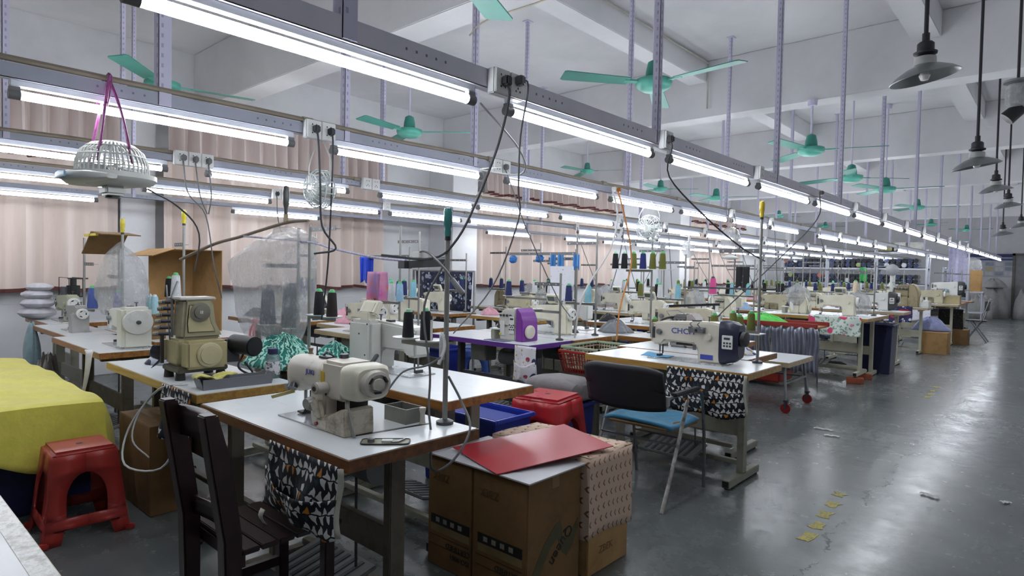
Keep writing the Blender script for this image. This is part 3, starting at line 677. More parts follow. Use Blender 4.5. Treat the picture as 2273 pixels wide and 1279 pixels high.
# ---------------------------------------------------------------- thread stands and cones
def make_cone(h, h2='#4fae6a'):
    t = thing('thread_cone', 'x', 'thread cone')
    MB().lathe([(.0, .0), (.035, .0), (.037, .008), (.028, .15), (.024, .16), (0, .16)], 18).build('thread', mat(h, .9, var=.08, vs=60, bump=.3, bs=120), t)
    MB().lathe([(.0, .158), (.022, .158), (.02, .165), (.014, .178), (.008, .18), (0, .18)], 14).build('core', mat(h2, .4), t)
    return t
CONES = {}
def cone(col, p, label, group=None, s=1., core='#4fae6a', tilt=0.):
    k = (col, core)
    if k not in CONES: c = CONES[k] = make_cone(col, core); c.location = p; c['label'] = label
    else: c = inst(CONES[k], p, 0, label)
    if group: c['group'] = group
    c.scale = (s, s, s); c.rotation_euler.y = tilt
    if group is None and 'group' in c: del c['group']
    return c
def make_stand(label, h=.85, z1=.36, z2=.68, arm=.42, dirn=-1, plates=2, handle=None, guides=True):
    """thread stand clamped at the table; pole, a cross arm with plates and a guide arm on top; arms run to x*dirn"""
    t = thing('thread_stand', label, 'thread stand')
    MB().cyl((0, 0, 0), (0, 0, h), .0105, n=12).build('pole', mat('#8f8f8b', .4, .5, .1), t)
    MB().lathe([(0, 0), (.035, 0), (.035, .012), (.018, .02), (.0, .02)], 14).build('base_nut', DSTEEL, t)
    MB().bar((0, 0, z1), (dirn*arm, 0, z1), .022, .022).build('cone_arm', mat('#7d7e79', .4, .5), t)
    for i in range(plates):
        x = dirn*(arm-.03-i*(arm-.12)/max(1, plates-1)); p = MB(); p.lathe([(0, .011), (.062, .013), (.066, .02), (.062, .018), (0, .016)], 18, T(x, 0, z1)); p.cyl((x, 0, z1+.016), (x, 0, z1+.1), .005, n=8)
        p.build('cone_plate', WHITE_P, t)
    if guides:
        g = MB(); g.bar((0, 0, z2), (dirn*arm, 0, z2), .004, .03); g.bar((0, .02, z2-.001), (dirn*arm, .02, z2-.001), .04, .003); g.build('guide_arm', mat('#6e6f70', .4, .6), t)
        k = MB()
        for i in range(4): k.cyl((dirn*(.05+i*(arm-.08)/3), -.003, z2), (dirn*(.05+i*(arm-.08)/3), .0, z2), .006, n=8)
        k.build('guide_holes', mat('#c9c9c9', .5), t)['kind'] = 'stuff'
    return t
def screwdriver(p, hcol, label, flip=False):
    t = thing('screwdriver', label, 'screwdriver', p); 
    MB().lathe([(0, .0), (.012, .0), (.016, .02), (.013, .035), (.018, .05), (.018, .1), (.015, .115), (0, .118)], 10).build('handle', mat(hcol, .25), t)
    MB().cyl((0, 0, -.14), (0, 0, .01), .004, n=8).build('shaft', STEEL, t)
    MB().lathe([(0, -.012), (.013, -.012), (.013, .004), (0, .004)], 10).build('collar', BLACK, t)
    return t

# ================================================================ FOREGROUND
# ---- table with the zigzag machine
tJ = put(make_table('white table with battered brown wooden edge carrying the grey zigzag machine', 1.15, .585, TZ, EDGE_D, dirty('#5b5447', '#3a352c', .6)), -2.275, 1.42)
zz = thing('zigzag_machine', 'dirty off-white zigzag sewing machine with round hand wheel cover and stained base', 'sewing machine', (-2.15, 1.36, TZ)); zz.scale = (1, 1, .8)
WORN = dirty('#c9c3b6', '#8d8270', .4, 7, .58, .78); WORN2 = dirty('#bfb7a6', '#6b5a44', .45, 9, .5, .72)
MB().box(-.27, -.1, 0, .06, .09, .006).build('bed_plate', mat('#c2c5c8', .2, .6, .06), zz, bevel=.002)
MB().loft([(-.285, 0, .215, .02, .035), (-.28, 0, .215, .05, .075), (-.262, 0, .215, .063, .095), (-.23, 0, .218, .066, .098), (-.19, 0, .225, .064, .09), (-.14, 0, .235, .06, .078), (-.06, 0, .24, .06, .074), (.0, 0, .24, .063, .078), (.03, 0, .24, .063, .078)], 24, 2.6).build('arm', WORN, zz)
MB().loft([(-.015, 0, .24, .066, .082, 2.6), (.012, 0, .24, .067, .083, 2.6)], 24).build('arm_ring', WORN2, zz)
MB().box(.02, -.075, .145, .165, .07, .325).build('rear_body', WORN, zz, bevel=.014)
MB().loft([(.165, 0, .24, .085, .08, 5), (.18, 0, .24, .088, .085, 5), (.235, 0, .24, .085, .082, 4.5), (.255, 0, .24, .07, .068, 4)], 28).build('wheel_cover', CREAM, zz)
hw = MB().lathe([(0, 0), (.062, 0), (.064, .006), (.058, .026), (.044, .03), (.04, .022), (.03, .022), (.026, .034), (0, .036)], 28, T(.255, 0, .24) @ RY(PI/2)).build('hand_wheel', mat('#b9b4ab', .4, var=.06), zz)
s = MB()
for k in range(3): s.box(-.014, .034, .023, .014, .043, .032, M=T(.255, 0, .24) @ RY(PI/2) @ RZ(2*PI*k/3+.5))
s.build('wheel_slots', BLACK, hw)
MB().prism([(-.035, .0), (-.05, .1), (-.045, .17), (-.01, .22), (.06, .22), (.06, .0)], -.085, .05).build('column', WORN, zz, bevel=.01)
MB().box(.02, -.03, .06, .15, .05, .16).build('open_cavity', mat('#26221f', .7), zz)
bs = MB().prism([(.03, 0), (.03, .07), (.09, .068), (.195, .125), (.215, .12), (.22, 0)], -.1, .03).build('base_box', WORN2, zz, bevel=.004)
MB().box(.045, -.103, .012, .1, -.099, .05).build('name_plate', WORN, bs); MB().cyl((.042, -.1, .03), (.042, -.111, .03), .008, n=12).build('red_button', mat('#7a2430', .4), bs)
MB().cyl((.055, -.073, .2), (.055, -.125, .2), .027, n=18).build('feed_knob', mat('#b5b0a6', .4), zz, bevel=.004)
MB().cyl((.055, -.125, .2), (.055, -.127, .2), .012, n=12).build('knob_screw', BLACK, zz)
k2 = MB().lathe([(0, 0), (.033, .0), (.034, .012), (.026, .03), (.0, .03)], 20, T(-.02, -.085, .11) @ RX(PI/2)).build('width_dial', mat('#8f8e8a', .4, .3), zz); MB().cyl((-.025, -.108, .085), (-.025, -.114, .07), .009, n=8).build('dial_stop', BLACK, k2)
MB().prism([(.0, .12), (.04, .15), (.055, .14), (.075, .06), (.03, .055)], -.112, -.086).build('reverse_lever', WORN2, zz, bevel=.006)
MB().cyl((.005, -.085, .18), (.005, -.09, .18), .014, n=14).build('tension_plug', DGREY, zz)
hs = MB(); 
for dx in (0, .014): hs.tube(curve_pts([(.17+dx, -.06, .16), (.195+dx, -.075, .12), (.23+dx, -.08, .05), (.235+dx, -.075, .005)]), .0045)
hs.build('oil_tubes', mat('#8d8c84', .3), zz)
f = MB(); f.cyl((-.238, -.06, .155), (-.238, -.078, .15), .018, n=14); f.cyl((-.215, -.058, .17), (-.205, -.07, .15), .02, n=12); f.build('thread_tension', DSTEEL, zz)
MB().cyl((-.27, -.03, .24), (-.29, -.05, .24), .014, n=12).build('face_screw', mat('#5b4634', .5), zz)
f = MB(); f.cyl((-.222, 0, .125), (-.222, 0, .05), .007, n=8); f.cyl((-.222, 0, .05), (-.222, 0, .01), .002, n=6); f.build('needle_bar', STEEL, zz)
f = MB(); f.cyl((-.198, .012, .125), (-.198, .012, .045), .007, n=8); f.box(-.235, -.03, .01, -.195, .02, .02); f.box(-.205, -.01, .015, -.19, .02, .05); f.build('presser_foot', BLACK, zz)
MB().bar((-.235, -.045, .125), (-.29, -.115, .095), .012, .016).build('wooden_stick', mat('#b5ab72', .6), zz)
f = MB(); f.cyl((-.17, .02, .31), (-.17, .02, .37), .003, n=6); f.box(-.09, -.02, .315, -.03, .02, .325); f.tube([(-.09, 0, .325), (-.07, .01, .345), (-.04, 0, .34), (-.02, .01, .325)], .005); f.cyl((.03, .02, .325), (.03, .02, .345), .018, n=12); f.build('top_thread_guides', DSTEEL, zz)
MB().lathe([(0, .31), (.013, .31), (.008, .325), (.01, .335), (.012, .345), (0, .345)], 12, T(-.22, .02, 0)).build('thread_post', mat('#7a6a55', .5), zz)
MB().prism([(.02, .2), (.045, .2), (.045, .27), (.02, .275)], -.0775, -.0745).build('yellow_sticker', mat('#c7a224', .5), zz)
text_part('brand_name', 'JUKI', .034, mat('#4a4fa0', .5), zz, T(-.085, -.0615, .248) @ RX(PI/2), bold=.0006)
# ---- small things on that table
bt = thing('bobbin_tray', 'small open grey tin beside the zigzag machine', 'tin', (-2.0, 1.585, TZ))
MB().box(-.07, -.045, 0, .07, .045, .003).box(-.07, -.045, .003, -.066, .045, .06).box(.066, -.045, .003, .07, .045, .06).box(-.066, -.045, .003, .066, -.041, .06).box(-.066, .041, .003, .066, .045, .06).build('tin_body', mat('#84847e', .4, .4), bt)
o = MB().lathe([(0, 0), (.014, 0), (.011, .008), (.009, .04), (.014, .06), (.013, .066), (0, .066)], 14).build('plastic_spool', mat('#c9c5bb', .4), loc=(-1.9, 1.6, TZ)); tag(o, 'small white plastic spool standing beside the grey tin', 'spool')
ph = thing('parts_tray', 'oval black-rimmed tray of bobbins and screws set at the table corner', 'tray', (-1.785, 1.335, TZ), .82)
def oval(a, b, n=24, e=7): return [(a*math.copysign(abs(math.cos(t))**(2/e), math.cos(t)), b*math.copysign(abs(math.sin(t))**(2/e), math.sin(t))) for t in [2*PI*k/n for k in range(n)]]
MB().prism(oval(.085, .036), 0, .004, 'z').build('tray_base', mat('#85836f', .4), ph)
r = MB(); r.tube([(x, y, .004) for x, y in oval(.085, .036)]+[(oval(.085, .036)[0][0], 0, .004)], .0024, 6); r.build('rim', BLACK, ph)
b = MB(); b.cyl((-.05, -.006, .004), (-.05, -.006, .016), .013, n=14); b.build('bobbin', mat('#7d8084', .3, .7), ph)
MB().box(-.012, -.015, .004, .025, .012, .01).build('paper_slip', WHITE_P, ph); b = MB()
for i in range(5): b.bar((.02+i*.01, -.02+i*.008, .007), (.05+i*.004, -.015+i*.009, .007), .004)
b.build('screws', STEEL, ph)
sl = MB().box(-.17, -.008, 0, .17, .008, .0012).build('table_slot', BLACK, loc=(-1.93, 1.45, TZ)); sl.rotation_euler.z = 1.38; sl.parent = None
sl.location = (.365, .04, TZ); sl.parent = tJ; sl.rotation_euler.z = 1.42
# ---- printed pocket cloth on the table front
def hang_cloth(name, label, x0, x1, y, zt, zb, m, seed=1, pocket=True, trimc=None, depth=.03, sagx=.02, cat='cloth', us=None, group=None):
    rg = random.Random(seed); a, b, c = [rg.uniform(0, 6) for _ in range(3)]; w = x1-x0; h = zt-zb
    t = thing(name, label, cat, (x0, y, zt), 0, group)
    def fn(u, v):  # v 0 top .. 1 bottom
        return (w*u+.012*math.sin(v*6+a)*v, -.008-depth*v*(.35+.35*math.sin(u*7+b)+.25*math.sin(u*15+c+v*4)), -h*v-sagx*v*math.sin(u*PI)*.5+.012*math.sin(u*11+a)*v)
    MB().sheet(fn, 26, 14, w, h).build('cloth_panel', m, t, solid=.002)
    if pocket:
        def pk(u, v):
            q = fn(u, .42+.58*v); o = .012+.045*math.sin(u*PI)*(1-v)**.7
            return (q[0], q[1]-o, q[2]-.006-.03*(1-v)*math.sin(u*PI))
        MB().sheet(pk, 26, 10, w, h*.6).build('pocket', m, t, solid=.002)
    if trimc:
        MB().sheet(lambda u, v: (fn(1, v)[0]+.016*u-.004, fn(1, v)[1]-.01+.012*u, fn(1, v)[2]), 2, 12).build('binding', trimc, t, solid=.003)
    return t
PALE = cloth('#b9b8ac')
hang_cloth('pocket_cloth', 'black pocket cloth with white mountain print hung on the battered brown table edge', -2.19, -1.72, 1.12, .752, .535, TRI, 3, trimc=PALE, depth=.05, sagx=.03)
o = MB().sheet(lambda u, v: (-2.13+.03*u, 1.05-.01*math.sin(v*5), .53-.07*v), 3, 6).build('loose_tie', PALE, solid=.002); tag(o, 'pale loose cloth tie hanging below the pocket cloth with mountain print', 'ribbon')
# ---- thread stand of that table
sJ = make_stand('tall thread stand with a teal handled screwdriver on top and two black cones', .735, .31, .64, .27, -1, 2, guides=False); sJ.location = (-1.84, 1.665, TZ)
MB().bar((0, 0, .645), (-.17, -.06, .635), .006, .03).build('guide_arm', mat('#6e6f70', .4, .6), sJ); MB().box(-.205, -.085, .618, -.165, -.045, .65).build('guide_block', DSTEEL, sJ)
MB().bar((0, 0, .67), (-.1, .05, .665), .02, .004).build('top_clip', mat('#7d84a8', .4), sJ)
screwdriver((-1.84, 1.665, TZ+.745), '#2f6f6c', 'screwdriver with a teal handle stuck upright in a thread stand pole')
lw = thing('gooseneck_lamp', 'grey gooseneck lamp bent over the thread stand with teal screwdriver', 'lamp', (-1.86, 1.65, TZ+.66)); lw.scale = (.62, .62, .62)
MB().tube(curve_pts([(-.16, -.05, -.0), (-.12, -.07, .045), (-.03, -.07, .03), (.06, -.04, -.05), (.11, .0, -.13)]), .008, 8).build('neck', mat('#7f8082', .4, .4), lw)
MB().cyl((.1, .0, -.125), (.165, .04, -.22), .016, .019, n=14).build('lamp_head', mat('#8f9090', .4, .3), lw, bevel=.004)
MB().box(-.2, -.08, .0, -.12, -.03, .045).build('clamp', WHITE_P, lw, bevel=.006)
cone('#15171d', (-2.08, 1.665, TZ+.326), 'black thread cone with mint core at the arm end of the stand with teal screwdriver', core='#86c99a', s=.68)
cone('#15171e', (-1.96, 1.665, TZ+.326), 'black thread cone with mint core next to the pole of the stand with teal screwdriver', core='#86c998', s=.74, tilt=-.06)
rb = MB().sheet(lambda u, v: (.03*u-.01+.02*math.sin(v*4), -.018-.012*u, -.13*v), 4, 8).sheet(lambda u, v: (-.012+.02*u, -.02+.01*u, -.1*v-.01), 3, 6)
o = rb.build('tied_ribbon', cloth('#c6c7c9'), loc=(-1.84, 1.66, TZ+.37), solid=.002); tag(o, 'white strip of cloth knotted round the thread stand pole', 'ribbon')
cord([(-1.845, 1.66, 1.43), (-1.9, 1.6, 1.25), (-1.86, 1.6, 1.0), (-1.84, 1.58, .86), (-1.8, 1.56, .76), (-1.72, 1.5, .66), (-1.66, 1.55, .7), (-1.69, 1.66, .79), (-1.78, 1.7, .87), (-1.84, 1.68, .97)], 'grey cord running down the thread stand and looping under the table corner', GW, .005, False)
cord([(-1.90, 1.42, .93), (-1.9, 1.5, 1.0), (-1.86, 1.58, 1.02), (-1.84, 1.64, 1.05)], 'thin grey cord from the zigzag machine to the thread stand', GW, .004, False)
# ---- table of the high arm machine, back to the camera
tH = put(make_table('white table with orange wooden edge carrying the machine that shows its back', 1.25, .635, TZ, EDGE_O, STAND), -2.765, 2.255, PI)
mH = make_lock('large white machine seen from its back with a tilted display panel', mat('#c8c9c2', .35, var=.04), panel=False)
mH.location = (-3.02, 2.31, TZ); mH.rotation_euler.z = PI; mH.scale = (1.02, 1.1, 1.02)
bk = MB().box(.02, .06, .0, .235, .15, .3).build('rear_box', mat('#c6c7c0', .35, var=.04), mH, bevel=.02)
q = MB(); 
for a, c in ((.04, .28), (.215, .27), (.12, .22), (.06, .1), (.22, .1)): q.cyl((a, .149, c), (a, .152, c), .005, n=8)
q.build('screws', BLACK, bk)
M = T(.11, .1, .33) @ RX(.5); pn = MB().box(-.08, -.02, 0, .08, .018, .09, M=M).build('display_panel', CREAM, mH, bevel=.01); MB().box(-.05, .018, .012, .05, .021, .07, M=M).build('panel_back', CREAM2, pn)
MB().box(.07, .07, .28, .15, .13, .35).build('panel_neck', CREAM, mH, bevel=.008); MB().cyl((.0, .11, .1), (-.06, .2, .05), .012, n=10).build('knee_lever', DGREY, mH)
# ---- multi needle machine on the left
tD = put(make_table('white table with yellow wooden edge carrying the beige multi-needle machine', 1.38, .5, TZ, EDGE_Y, dirty('#4c463a', '#2e2a22', .6), pedal=False), -3.75, 1.44)
dm = thing('multi_needle_machine', 'tall grimy beige multi-needle machine with a column of tension knobs', 'sewing machine', (-3.56, 1.375, TZ))
GB = dirty('#8f8a70', '#5d543c', .45, 6, .5, .75); GB2 = dirty('#a8a07c', '#6b603f', .45, 6, .52, .78)
ft = MB()
for x in (-.1, .06):
    for y in (-.1, .11): MB().cyl((x, y, 0), (x, y, .045), .026, .022, n=12).build('rubber_foot', mat('#2b2a28', .7), dm)
ft = None
MB().box(-.13, -.125, .04, .1, .135, .07).build('base_plate', mat('#4d493e', .5), dm, bevel=.006)
MB().box(-.12, -.11, .07, .045, .12, .215).build('lower_body', GB2, dm, bevel=.012)
gc = MB().box(.045, -.095, .06, .135, .12, .21).build('gear_cover', mat('#a89f76', .4, var=.08), dm, bevel=.014)
MB().lathe([(0, 0), (.066, 0), (.066, .008), (.06, .012), (.052, .012), (.05, .018), (.0, .02)], 28, T(.135, .02, .135) @ RY(PI/2)).build('round_cover', mat('#b3aa86', .4, var=.06), gc)
MB().prism([(-.09, .215), (-.085, .3), (-.075, .43), (.06, .435), (.078, .4), (.09, .3), (.13, .215)], -.09, .052, 'x').build('upper_body', GB, dm, bevel=.014)
MB().prism([(-.06, .25), (-.065, .3), (-.055, .4), (.04, .4), (.06, .3), (.085, .25)], .0515, .058, 'x').build('side_panel', GB2, dm, bevel=.004)
MB().box(-.1, -.1, .425, .05, .09, .44).build('top_cover', mat('#bdbcb2', .4), dm, bevel=.005)
dl = MB().lathe([(0, 0), (.05, 0), (.052, .01), (.036, .012), (.034, .02), (.018, .022), (0, .022)], 24, T(.057, .0, .36) @ RY(PI/2)).build('hand_dial', mat('#6f6c60', .4, .3), dm); MB().box(.078, -.006, .352, .081, -.002, .368).box(.078, .003, .352, .081, .007, .368).build('dial_marks', WHITE_P, dl)
for i in range(6):
    z = .235+i*.035; x = -.1+.006*i; y = -.12+.004*i
    c = MB(); c.cyl((x, -.085, z), (x-.035, y-.03, z), .011, n=10); kn = c.build('tension_post', DSTEEL, dm); MB().cyl((x-.03, y-.02, z), (x-.052, y-.043, z-.003), .0135, .012, n=12).build('tension_knob', mat('#8d8776', .5), kn)
w = MB(); w.tube([(-.09, -.1, .2), (-.1, -.11, .43), (-.14, -.1, .5)], .004); w.tube([(-.07, -.1, .43), (-.12, -.05, .52)], .008); w.bar((-.06, -.1, .22), (-.06, -.1, .43), .012, .006); w.build('thread_wires', mat('#7c7d80', .4, .5), dm)
MB().box(-.16, -.125, .09, -.12, -.02, .2).build('needle_guard', mat('#9a9270', .5), dm, bevel=.006); MB().box(-.135, -.135, .075, -.115, -.12, .24).build('needle_slot', mat('#2c2722', .6), dm)
m_ = MB().cyl((.02, .2, .17), (.2, .24, .165), .055, n=24).build('motor', BLACK, dm, bevel=.006); MB().tube(curve_pts([(.14, .2, .12), (.17, .16, .06), (.2, .2, .02), (.17, .24, .02), (.16, .2, .08)]), .006).build('motor_cord', BLACK, m_)
MB().box(.01, .14, .07, .05, .22, .2).build('motor_bracket', DGREY, dm)
tg = thing('oil_tray', 'long grey plastic tray in front of the beige multi-needle machine', 'tray', (-3.17, 1.42, TZ), 1.5)
MB().prism([(-.17, 0), (.17, 0), (.19, .055), (.184, .055), (.166, .006), (-.166, .006), (-.184, .055), (-.19, .055)], -.045, .045).box(-.17, -.05, .0, .17, -.045, .05).box(-.17, .045, .0, .17, .05, .05).build('tray_body', mat('#6f7175', .5, var=.06), tg)
o = MB().sheet(lambda u, v: (-.11+.2*u*(1-.2*v), -.04+.07*v, .05+.012*math.sin(u*9)+.006*math.sin(v*7+u*20)), 20, 6).build('yellow_sponge_cloth', cloth('#c9c26a'), loc=(-3.2, 1.34, TZ+.005), solid=.006); o.rotation_euler.z = 1.5; tag(o, 'crumpled yellow cleaning cloth lying in the long grey tray', 'cloth')
bo = thing('oil_bottle', 'clear plastic bottle with navy cap and white label beside the grey tray', 'bottle', (-3.26, 1.668, TZ))
MB().lathe([(0, 0), (.036, 0), (.038, .01), (.038, .1), (.03, .125), (.022, .13), (.022, .135), (0, .135)], 18).build('bottle_body', plastic('bottle', '#9fc0c0', .5, .1), bo)
MB().lathe([(0, .133), (.028, .133), (.028, .162), (0, .163)], 18).build('cap', mat('#20244f', .4), bo)
lbm = NT('mat_bottle_label'); lbm.col(lbm.mix(lbm.n('ShaderNodeMath', _operation='LESS_THAN', i0=lbm.noise(60, 2), i1=.42).outputs[0], srgb('#cfcfd2'), srgb('#55575e'))); lbm.rough(.5)
MB().lathe([(.0386, .02), (.039, .022), (.039, .09), (.0386, .092)], 18).build('paper_label', lbm.m, bo)
text_part('label_text', 'OIL', .02, BLACK, bo, T(.0265, -.03, .078) @ RZ(.72) @ RX(PI/2))
hang_cloth('pocket_cloth', 'bunched black cloth with mountain print hung at the yellow table edge behind the brown chair', -3.44, -3.07, 1.175, .785, .55, TRI, 8, pocket=False, depth=.06)
cord([(-3.3, 1.24, .79), (-3.45, 1.15, .75), (-3.56, 1.05, .55), (-3.45, 1.0, .4), (-3.2, 1.08, .42), (-3.1, 1.14, .6)], 'loop of white wire hanging over the yellow table edge', WIRE, .005, False)
cord([(-3.35, 1.23, .79), (-3.42, 1.14, .76), (-3.52, 1.08, .62), (-3.5, 1.05, .5), (-3.42, 1.1, .42)], 'second white wire hanging over the yellow table edge', WIRE, .004, False)
# ---- palm fabric heap and wrapped thread stand behind it
tP = put(make_table('white table behind the beige multi-needle machine with palm fabric on it', 1.15, .62, TZ, EDGE_O, STAND), -4.0, 2.255, PI)
def heap(name, label, c, r, h, m, seed=1, cat='fabric', group=None, flat=.0, us=1.):
    rg = random.Random(seed); ph = [rg.uniform(0, 6) for _ in range(6)]
    def fn(u, v):
        a = 2*PI*u; k = v**.8; w = 1+.13*math.sin(a*3+ph[0])+.08*math.sin(a*5+ph[1])
        z = h*(1-k**(2.2+flat))*(1+.18*math.sin(a*4+ph[2]+k*5)*k+.1*math.sin(a*7+ph[3]-k*9))+.012*(1+math.sin(a*9+ph[4]))*(1-k)
        return (r[0]*k*w*math.cos(a), r[1]*k*w*math.sin(a), max(.002, z))
    o = MB().sheet(fn, 30, 9, us*2*(r[0]+r[1]), us*max(r)).build(name, m, loc=c, solid=.004); return tag(o, label, cat, group)
heap('palm_fabric', 'heap of teal palm leaf printed fabric behind the beige multi-needle machine', (-3.62, 1.93, TZ), (.3, .19), .17, PALM, 4)
heap('palm_fabric', 'small fold of teal palm leaf fabric beside the oil bottle', (-3.36, 2.12, TZ), (.2, .15), .13, PALM, 6)
ws = make_stand('thread stand wrapped in a clear plastic bag', .88, .17, .62, .47, -1, 2); ws.location = (-3.95, 2.2, TZ)
cone('#232735', (-4.05, 2.2, TZ+.187), 'large dark blue cone under the clear plastic bag next to the pole', s=1.75, core='#3a3f4c')
cone('#2b2b44', (-4.38, 2.2, TZ+.187), 'large dark purple cone under the clear plastic bag at the arm end', s=1.55, core='#3a3d4c')
def bag(name, label, c, w, d, h, m, seed=1, top=.75, knot=True, group=None, slant=0., taper=0.):
    """draped film hood, open or gathered below"""
    rg = random.Random(seed); ph = [rg.uniform(0, 6) for _ in range(6)]
    t = thing(name, label, 'plastic cover', c, 0, group)
    def fn(u, v):
        a = 2*PI*u; e = 3.5; cx = math.copysign(abs(math.cos(a))**(2/e), math.cos(a)); sy = math.copysign(abs(math.sin(a))**(2/e), math.sin(a))
        k = min(1, v*5)**.6*(top+(1-top)*min(1, v*1.6)); k *= 1+.04*math.sin(a*5+ph[0]+v*6)+.025*math.sin(a*11+ph[1]-v*9)+.03*(rg.random()-.5)
        if v > .8: k *= 1-(v-.8)*1.1
        k *= 1-taper*v
        z = h*(1-v)+.04*h*math.sin(a+ph[2])*(1 if v < .3 else 1-v)-(.05*h*(.5+.5*math.sin(a*3+ph[3])) if v > .9 else 0)
        return (w/2*cx*k, d/2*sy*k, z+slant*cx*k*(1-v))
    MB().sheet(fn, 44, 22).build('film', m, t, ang=12)
    if knot:
        kn = MB(); kn.ball((0, -d*.3, h*.12), .022, 8, 6); kn.tube(curve_pts([(0, -d*.3, h*.12), (.03, -d*.36, h*.04), (.02, -d*.34, -h*.06)]), .008); kn.tube(curve_pts([(0, -d*.3, h*.12), (-.02, -d*.36, h*.03), (.0, -d*.38, -h*.08)]), .008)
        kn.build('tie', mat('#c47f86', .7), t)
    return t
bag('plastic_cover', 'big clear plastic bag drawn over a thread stand with dark cones', (-4.15, 2.12, .93), .8, .42, .72, FILM, 2, 1.0, slant=.08, taper=.22)
o = MB().tube(curve_pts([(-4.9, 1.78, 1.43), (-4.6, 1.9, 1.545), (-4.4, 2.0, 1.6), (-4.0, 2.12, 1.69), (-3.72, 2.14, 1.70)]), [.006]*12+[.012]*10+[.008]*3 if False else .011).build('bent_rod', mat('#6b5f52', .7)); tag(o, 'bent rod wound with tape across the top of the big clear plastic bag', 'rod')
wd_ = thing('whisk_brush', 'small brush with dark oval handle standing above the big clear plastic bag', 'brush', (-3.98, 2.12, 1.79)); MB().lathe([(0, -.05), (.01, -.05), (.013, 0), (.02, .03), (.024, .1), (.016, .15), (0, .155)], 12).build('handle', mat('#2c312c', .4), wd_); MB().box(-.014, -.01, -.09, .014, .01, -.04).build('ferrule', mat('#6a5f45', .5, .5), wd_)
s6 = make_stand('thread stand with short top arm and two dark cones behind the zigzag machine', .89, .29, .86, .3, 1, 2); s6.location = (-3.7, 2.14, TZ)
cone('#1a1b20', (-3.58, 2.14, TZ+.307), 'black thread cone next to the pole behind the zigzag machine', s=.95); cone('#231a1c', (-3.43, 2.14, TZ+.307), 'brown-black thread cone at the arm end behind the zigzag machine', s=.95)
heap('film_scrap', 'crumpled clear film under the cones behind the zigzag machine', (-3.62, 2.02, TZ+.26), (.1, .07), .06, FILM2, 77, 'film') if False else None
o = MB().tube(curve_pts([(-4.3, 1.98, 1.6), (-3.72, 2.12, 1.56), (-3.1, 1.95, 1.5), (-2.5, 1.78, 1.45), (-2.02, 1.6, 1.43)]), .007).build('tape_rope', mat('#a9a6bd', .7, var=.25, vs=40)); tag(o, 'twisted pale lilac tape strung from the plastic bag to the thread stand arm', 'rope')
# ---- E, F tables along the left with machine ends towards the aisle
tE = put(make_table('white table with worn orange edge carrying the white machine with a big disc', 1.28, .42, TZ, EDGE_O, dirty('#4c463a', '#2e2a22', .6), motor=False), -5.53, 1.475)
mE = make_lock('white machine with a large plain disc on its end', WHITE_P, panel=False); mE.location = (-5.2, 1.53, TZ); mE.scale = (1, 1.15, 1.0)
MB().box(.1, -.095, .0, .24, .075, .3).build('end_housing', mat('#cfcfc4', .35, var=.05), mE, bevel=.02); MB().lathe([(0, 0), (.085, 0), (.088, .006), (.085, .016), (.02, .02), (0, .02)], 32, T(.24, -.01, .195) @ RY(PI/2)).build('disc', mat('#c9cac6', .3, var=.04), mE)
MB().lathe([(0, 0), (.014, 0), (.012, .02), (0, .022)], 12, T(.258, -.01, .195) @ RY(PI/2)).build('disc_hub', DGREY, mE)
o = MB().sheet(lambda u, v: (-4.98+.35*v*(1-v)+.02*u, 1.2+.05*u*(1-v)-.04*v, .80-.06*v-.5*max(0, v-.3)), 4, 16).build('white_strap', cloth('#b9b9b6'), solid=.003); tag(o, 'white strap trailing from the machine with the big disc over the table corner', 'strap')
tF = put(make_table('white table with orange edge next to the hanging blue bag', 1.25, .38, TZ, EDGE_O, STAND, motor=False, pedal=False), -6.8, 1.555)
mF = make_lock('grey machine with a three-slot hand wheel at the end of its table', mat('#9c9c98', .4, var=.06), panel=False); mF.location = (-6.6, 1.53, TZ); mF.scale = (.8, .8, .8)
bx = MB().box(.1, -.1, .0, .22, .07, .2).build('end_box', mat('#a5a5a3', .4), mF, bevel=.008)
tG = put(make_table('short white table near the curtains holding the pale green machine', 1.0, .5, TZ, EDGE_O, STAND, motor=False, pedal=False), -7.98, 1.75)
mG = make_lock('pale green-beige machine carrying a black wire rack by the curtain', mat('#a9ab92', .4, var=.07), panel=False); mG.location = (-7.75, 1.72, TZ); mG.scale = (1, 1, .95)
rk = thing('wire_rack', 'black wire rack with a black spool standing beside the long first curtain', 'rack', (-7.9, 1.78, TZ+.25)); m = MB()
for x in (-.2, .2):
    for y in (-.06, .06): m.cyl((x, y, 0), (x, y, .2), .004, n=6)
for y in (-.06, .06): m.bar((-.2, y, .2), (.2, y, .2), .006)
m.box(-.21, -.07, .0, .21, .07, .012); m.build('frame', BLACK, rk); MB().lathe([(0, .012), (.06, .012), (.06, .12), (.03, .122), (.03, .19), (0, .19)], 18, T(.1, 0, 0)).build('black_spool', BLACK, rk); MB().box(-.18, -.05, .012, .0, .05, .1).build('grey_box', mat('#55585e', .5), rk)
hb = MB().sheet(lambda u, v: (.1*math.cos(2*PI*u)*(.25+.75*math.sin(min(1, v*1.15)*PI*.62)), .07*math.sin(2*PI*u)*(.25+.75*math.sin(min(1, v*1.15)*PI*.62)), -.42*v+.02*math.sin(u*20)), 20, 12).build('hanging_bag', cloth('#7f969c'), loc=(-7.42, 1.36, .80), solid=.002); tag(hb, 'pale blue cloth bag hanging from the table edge near the curtains', 'bag')
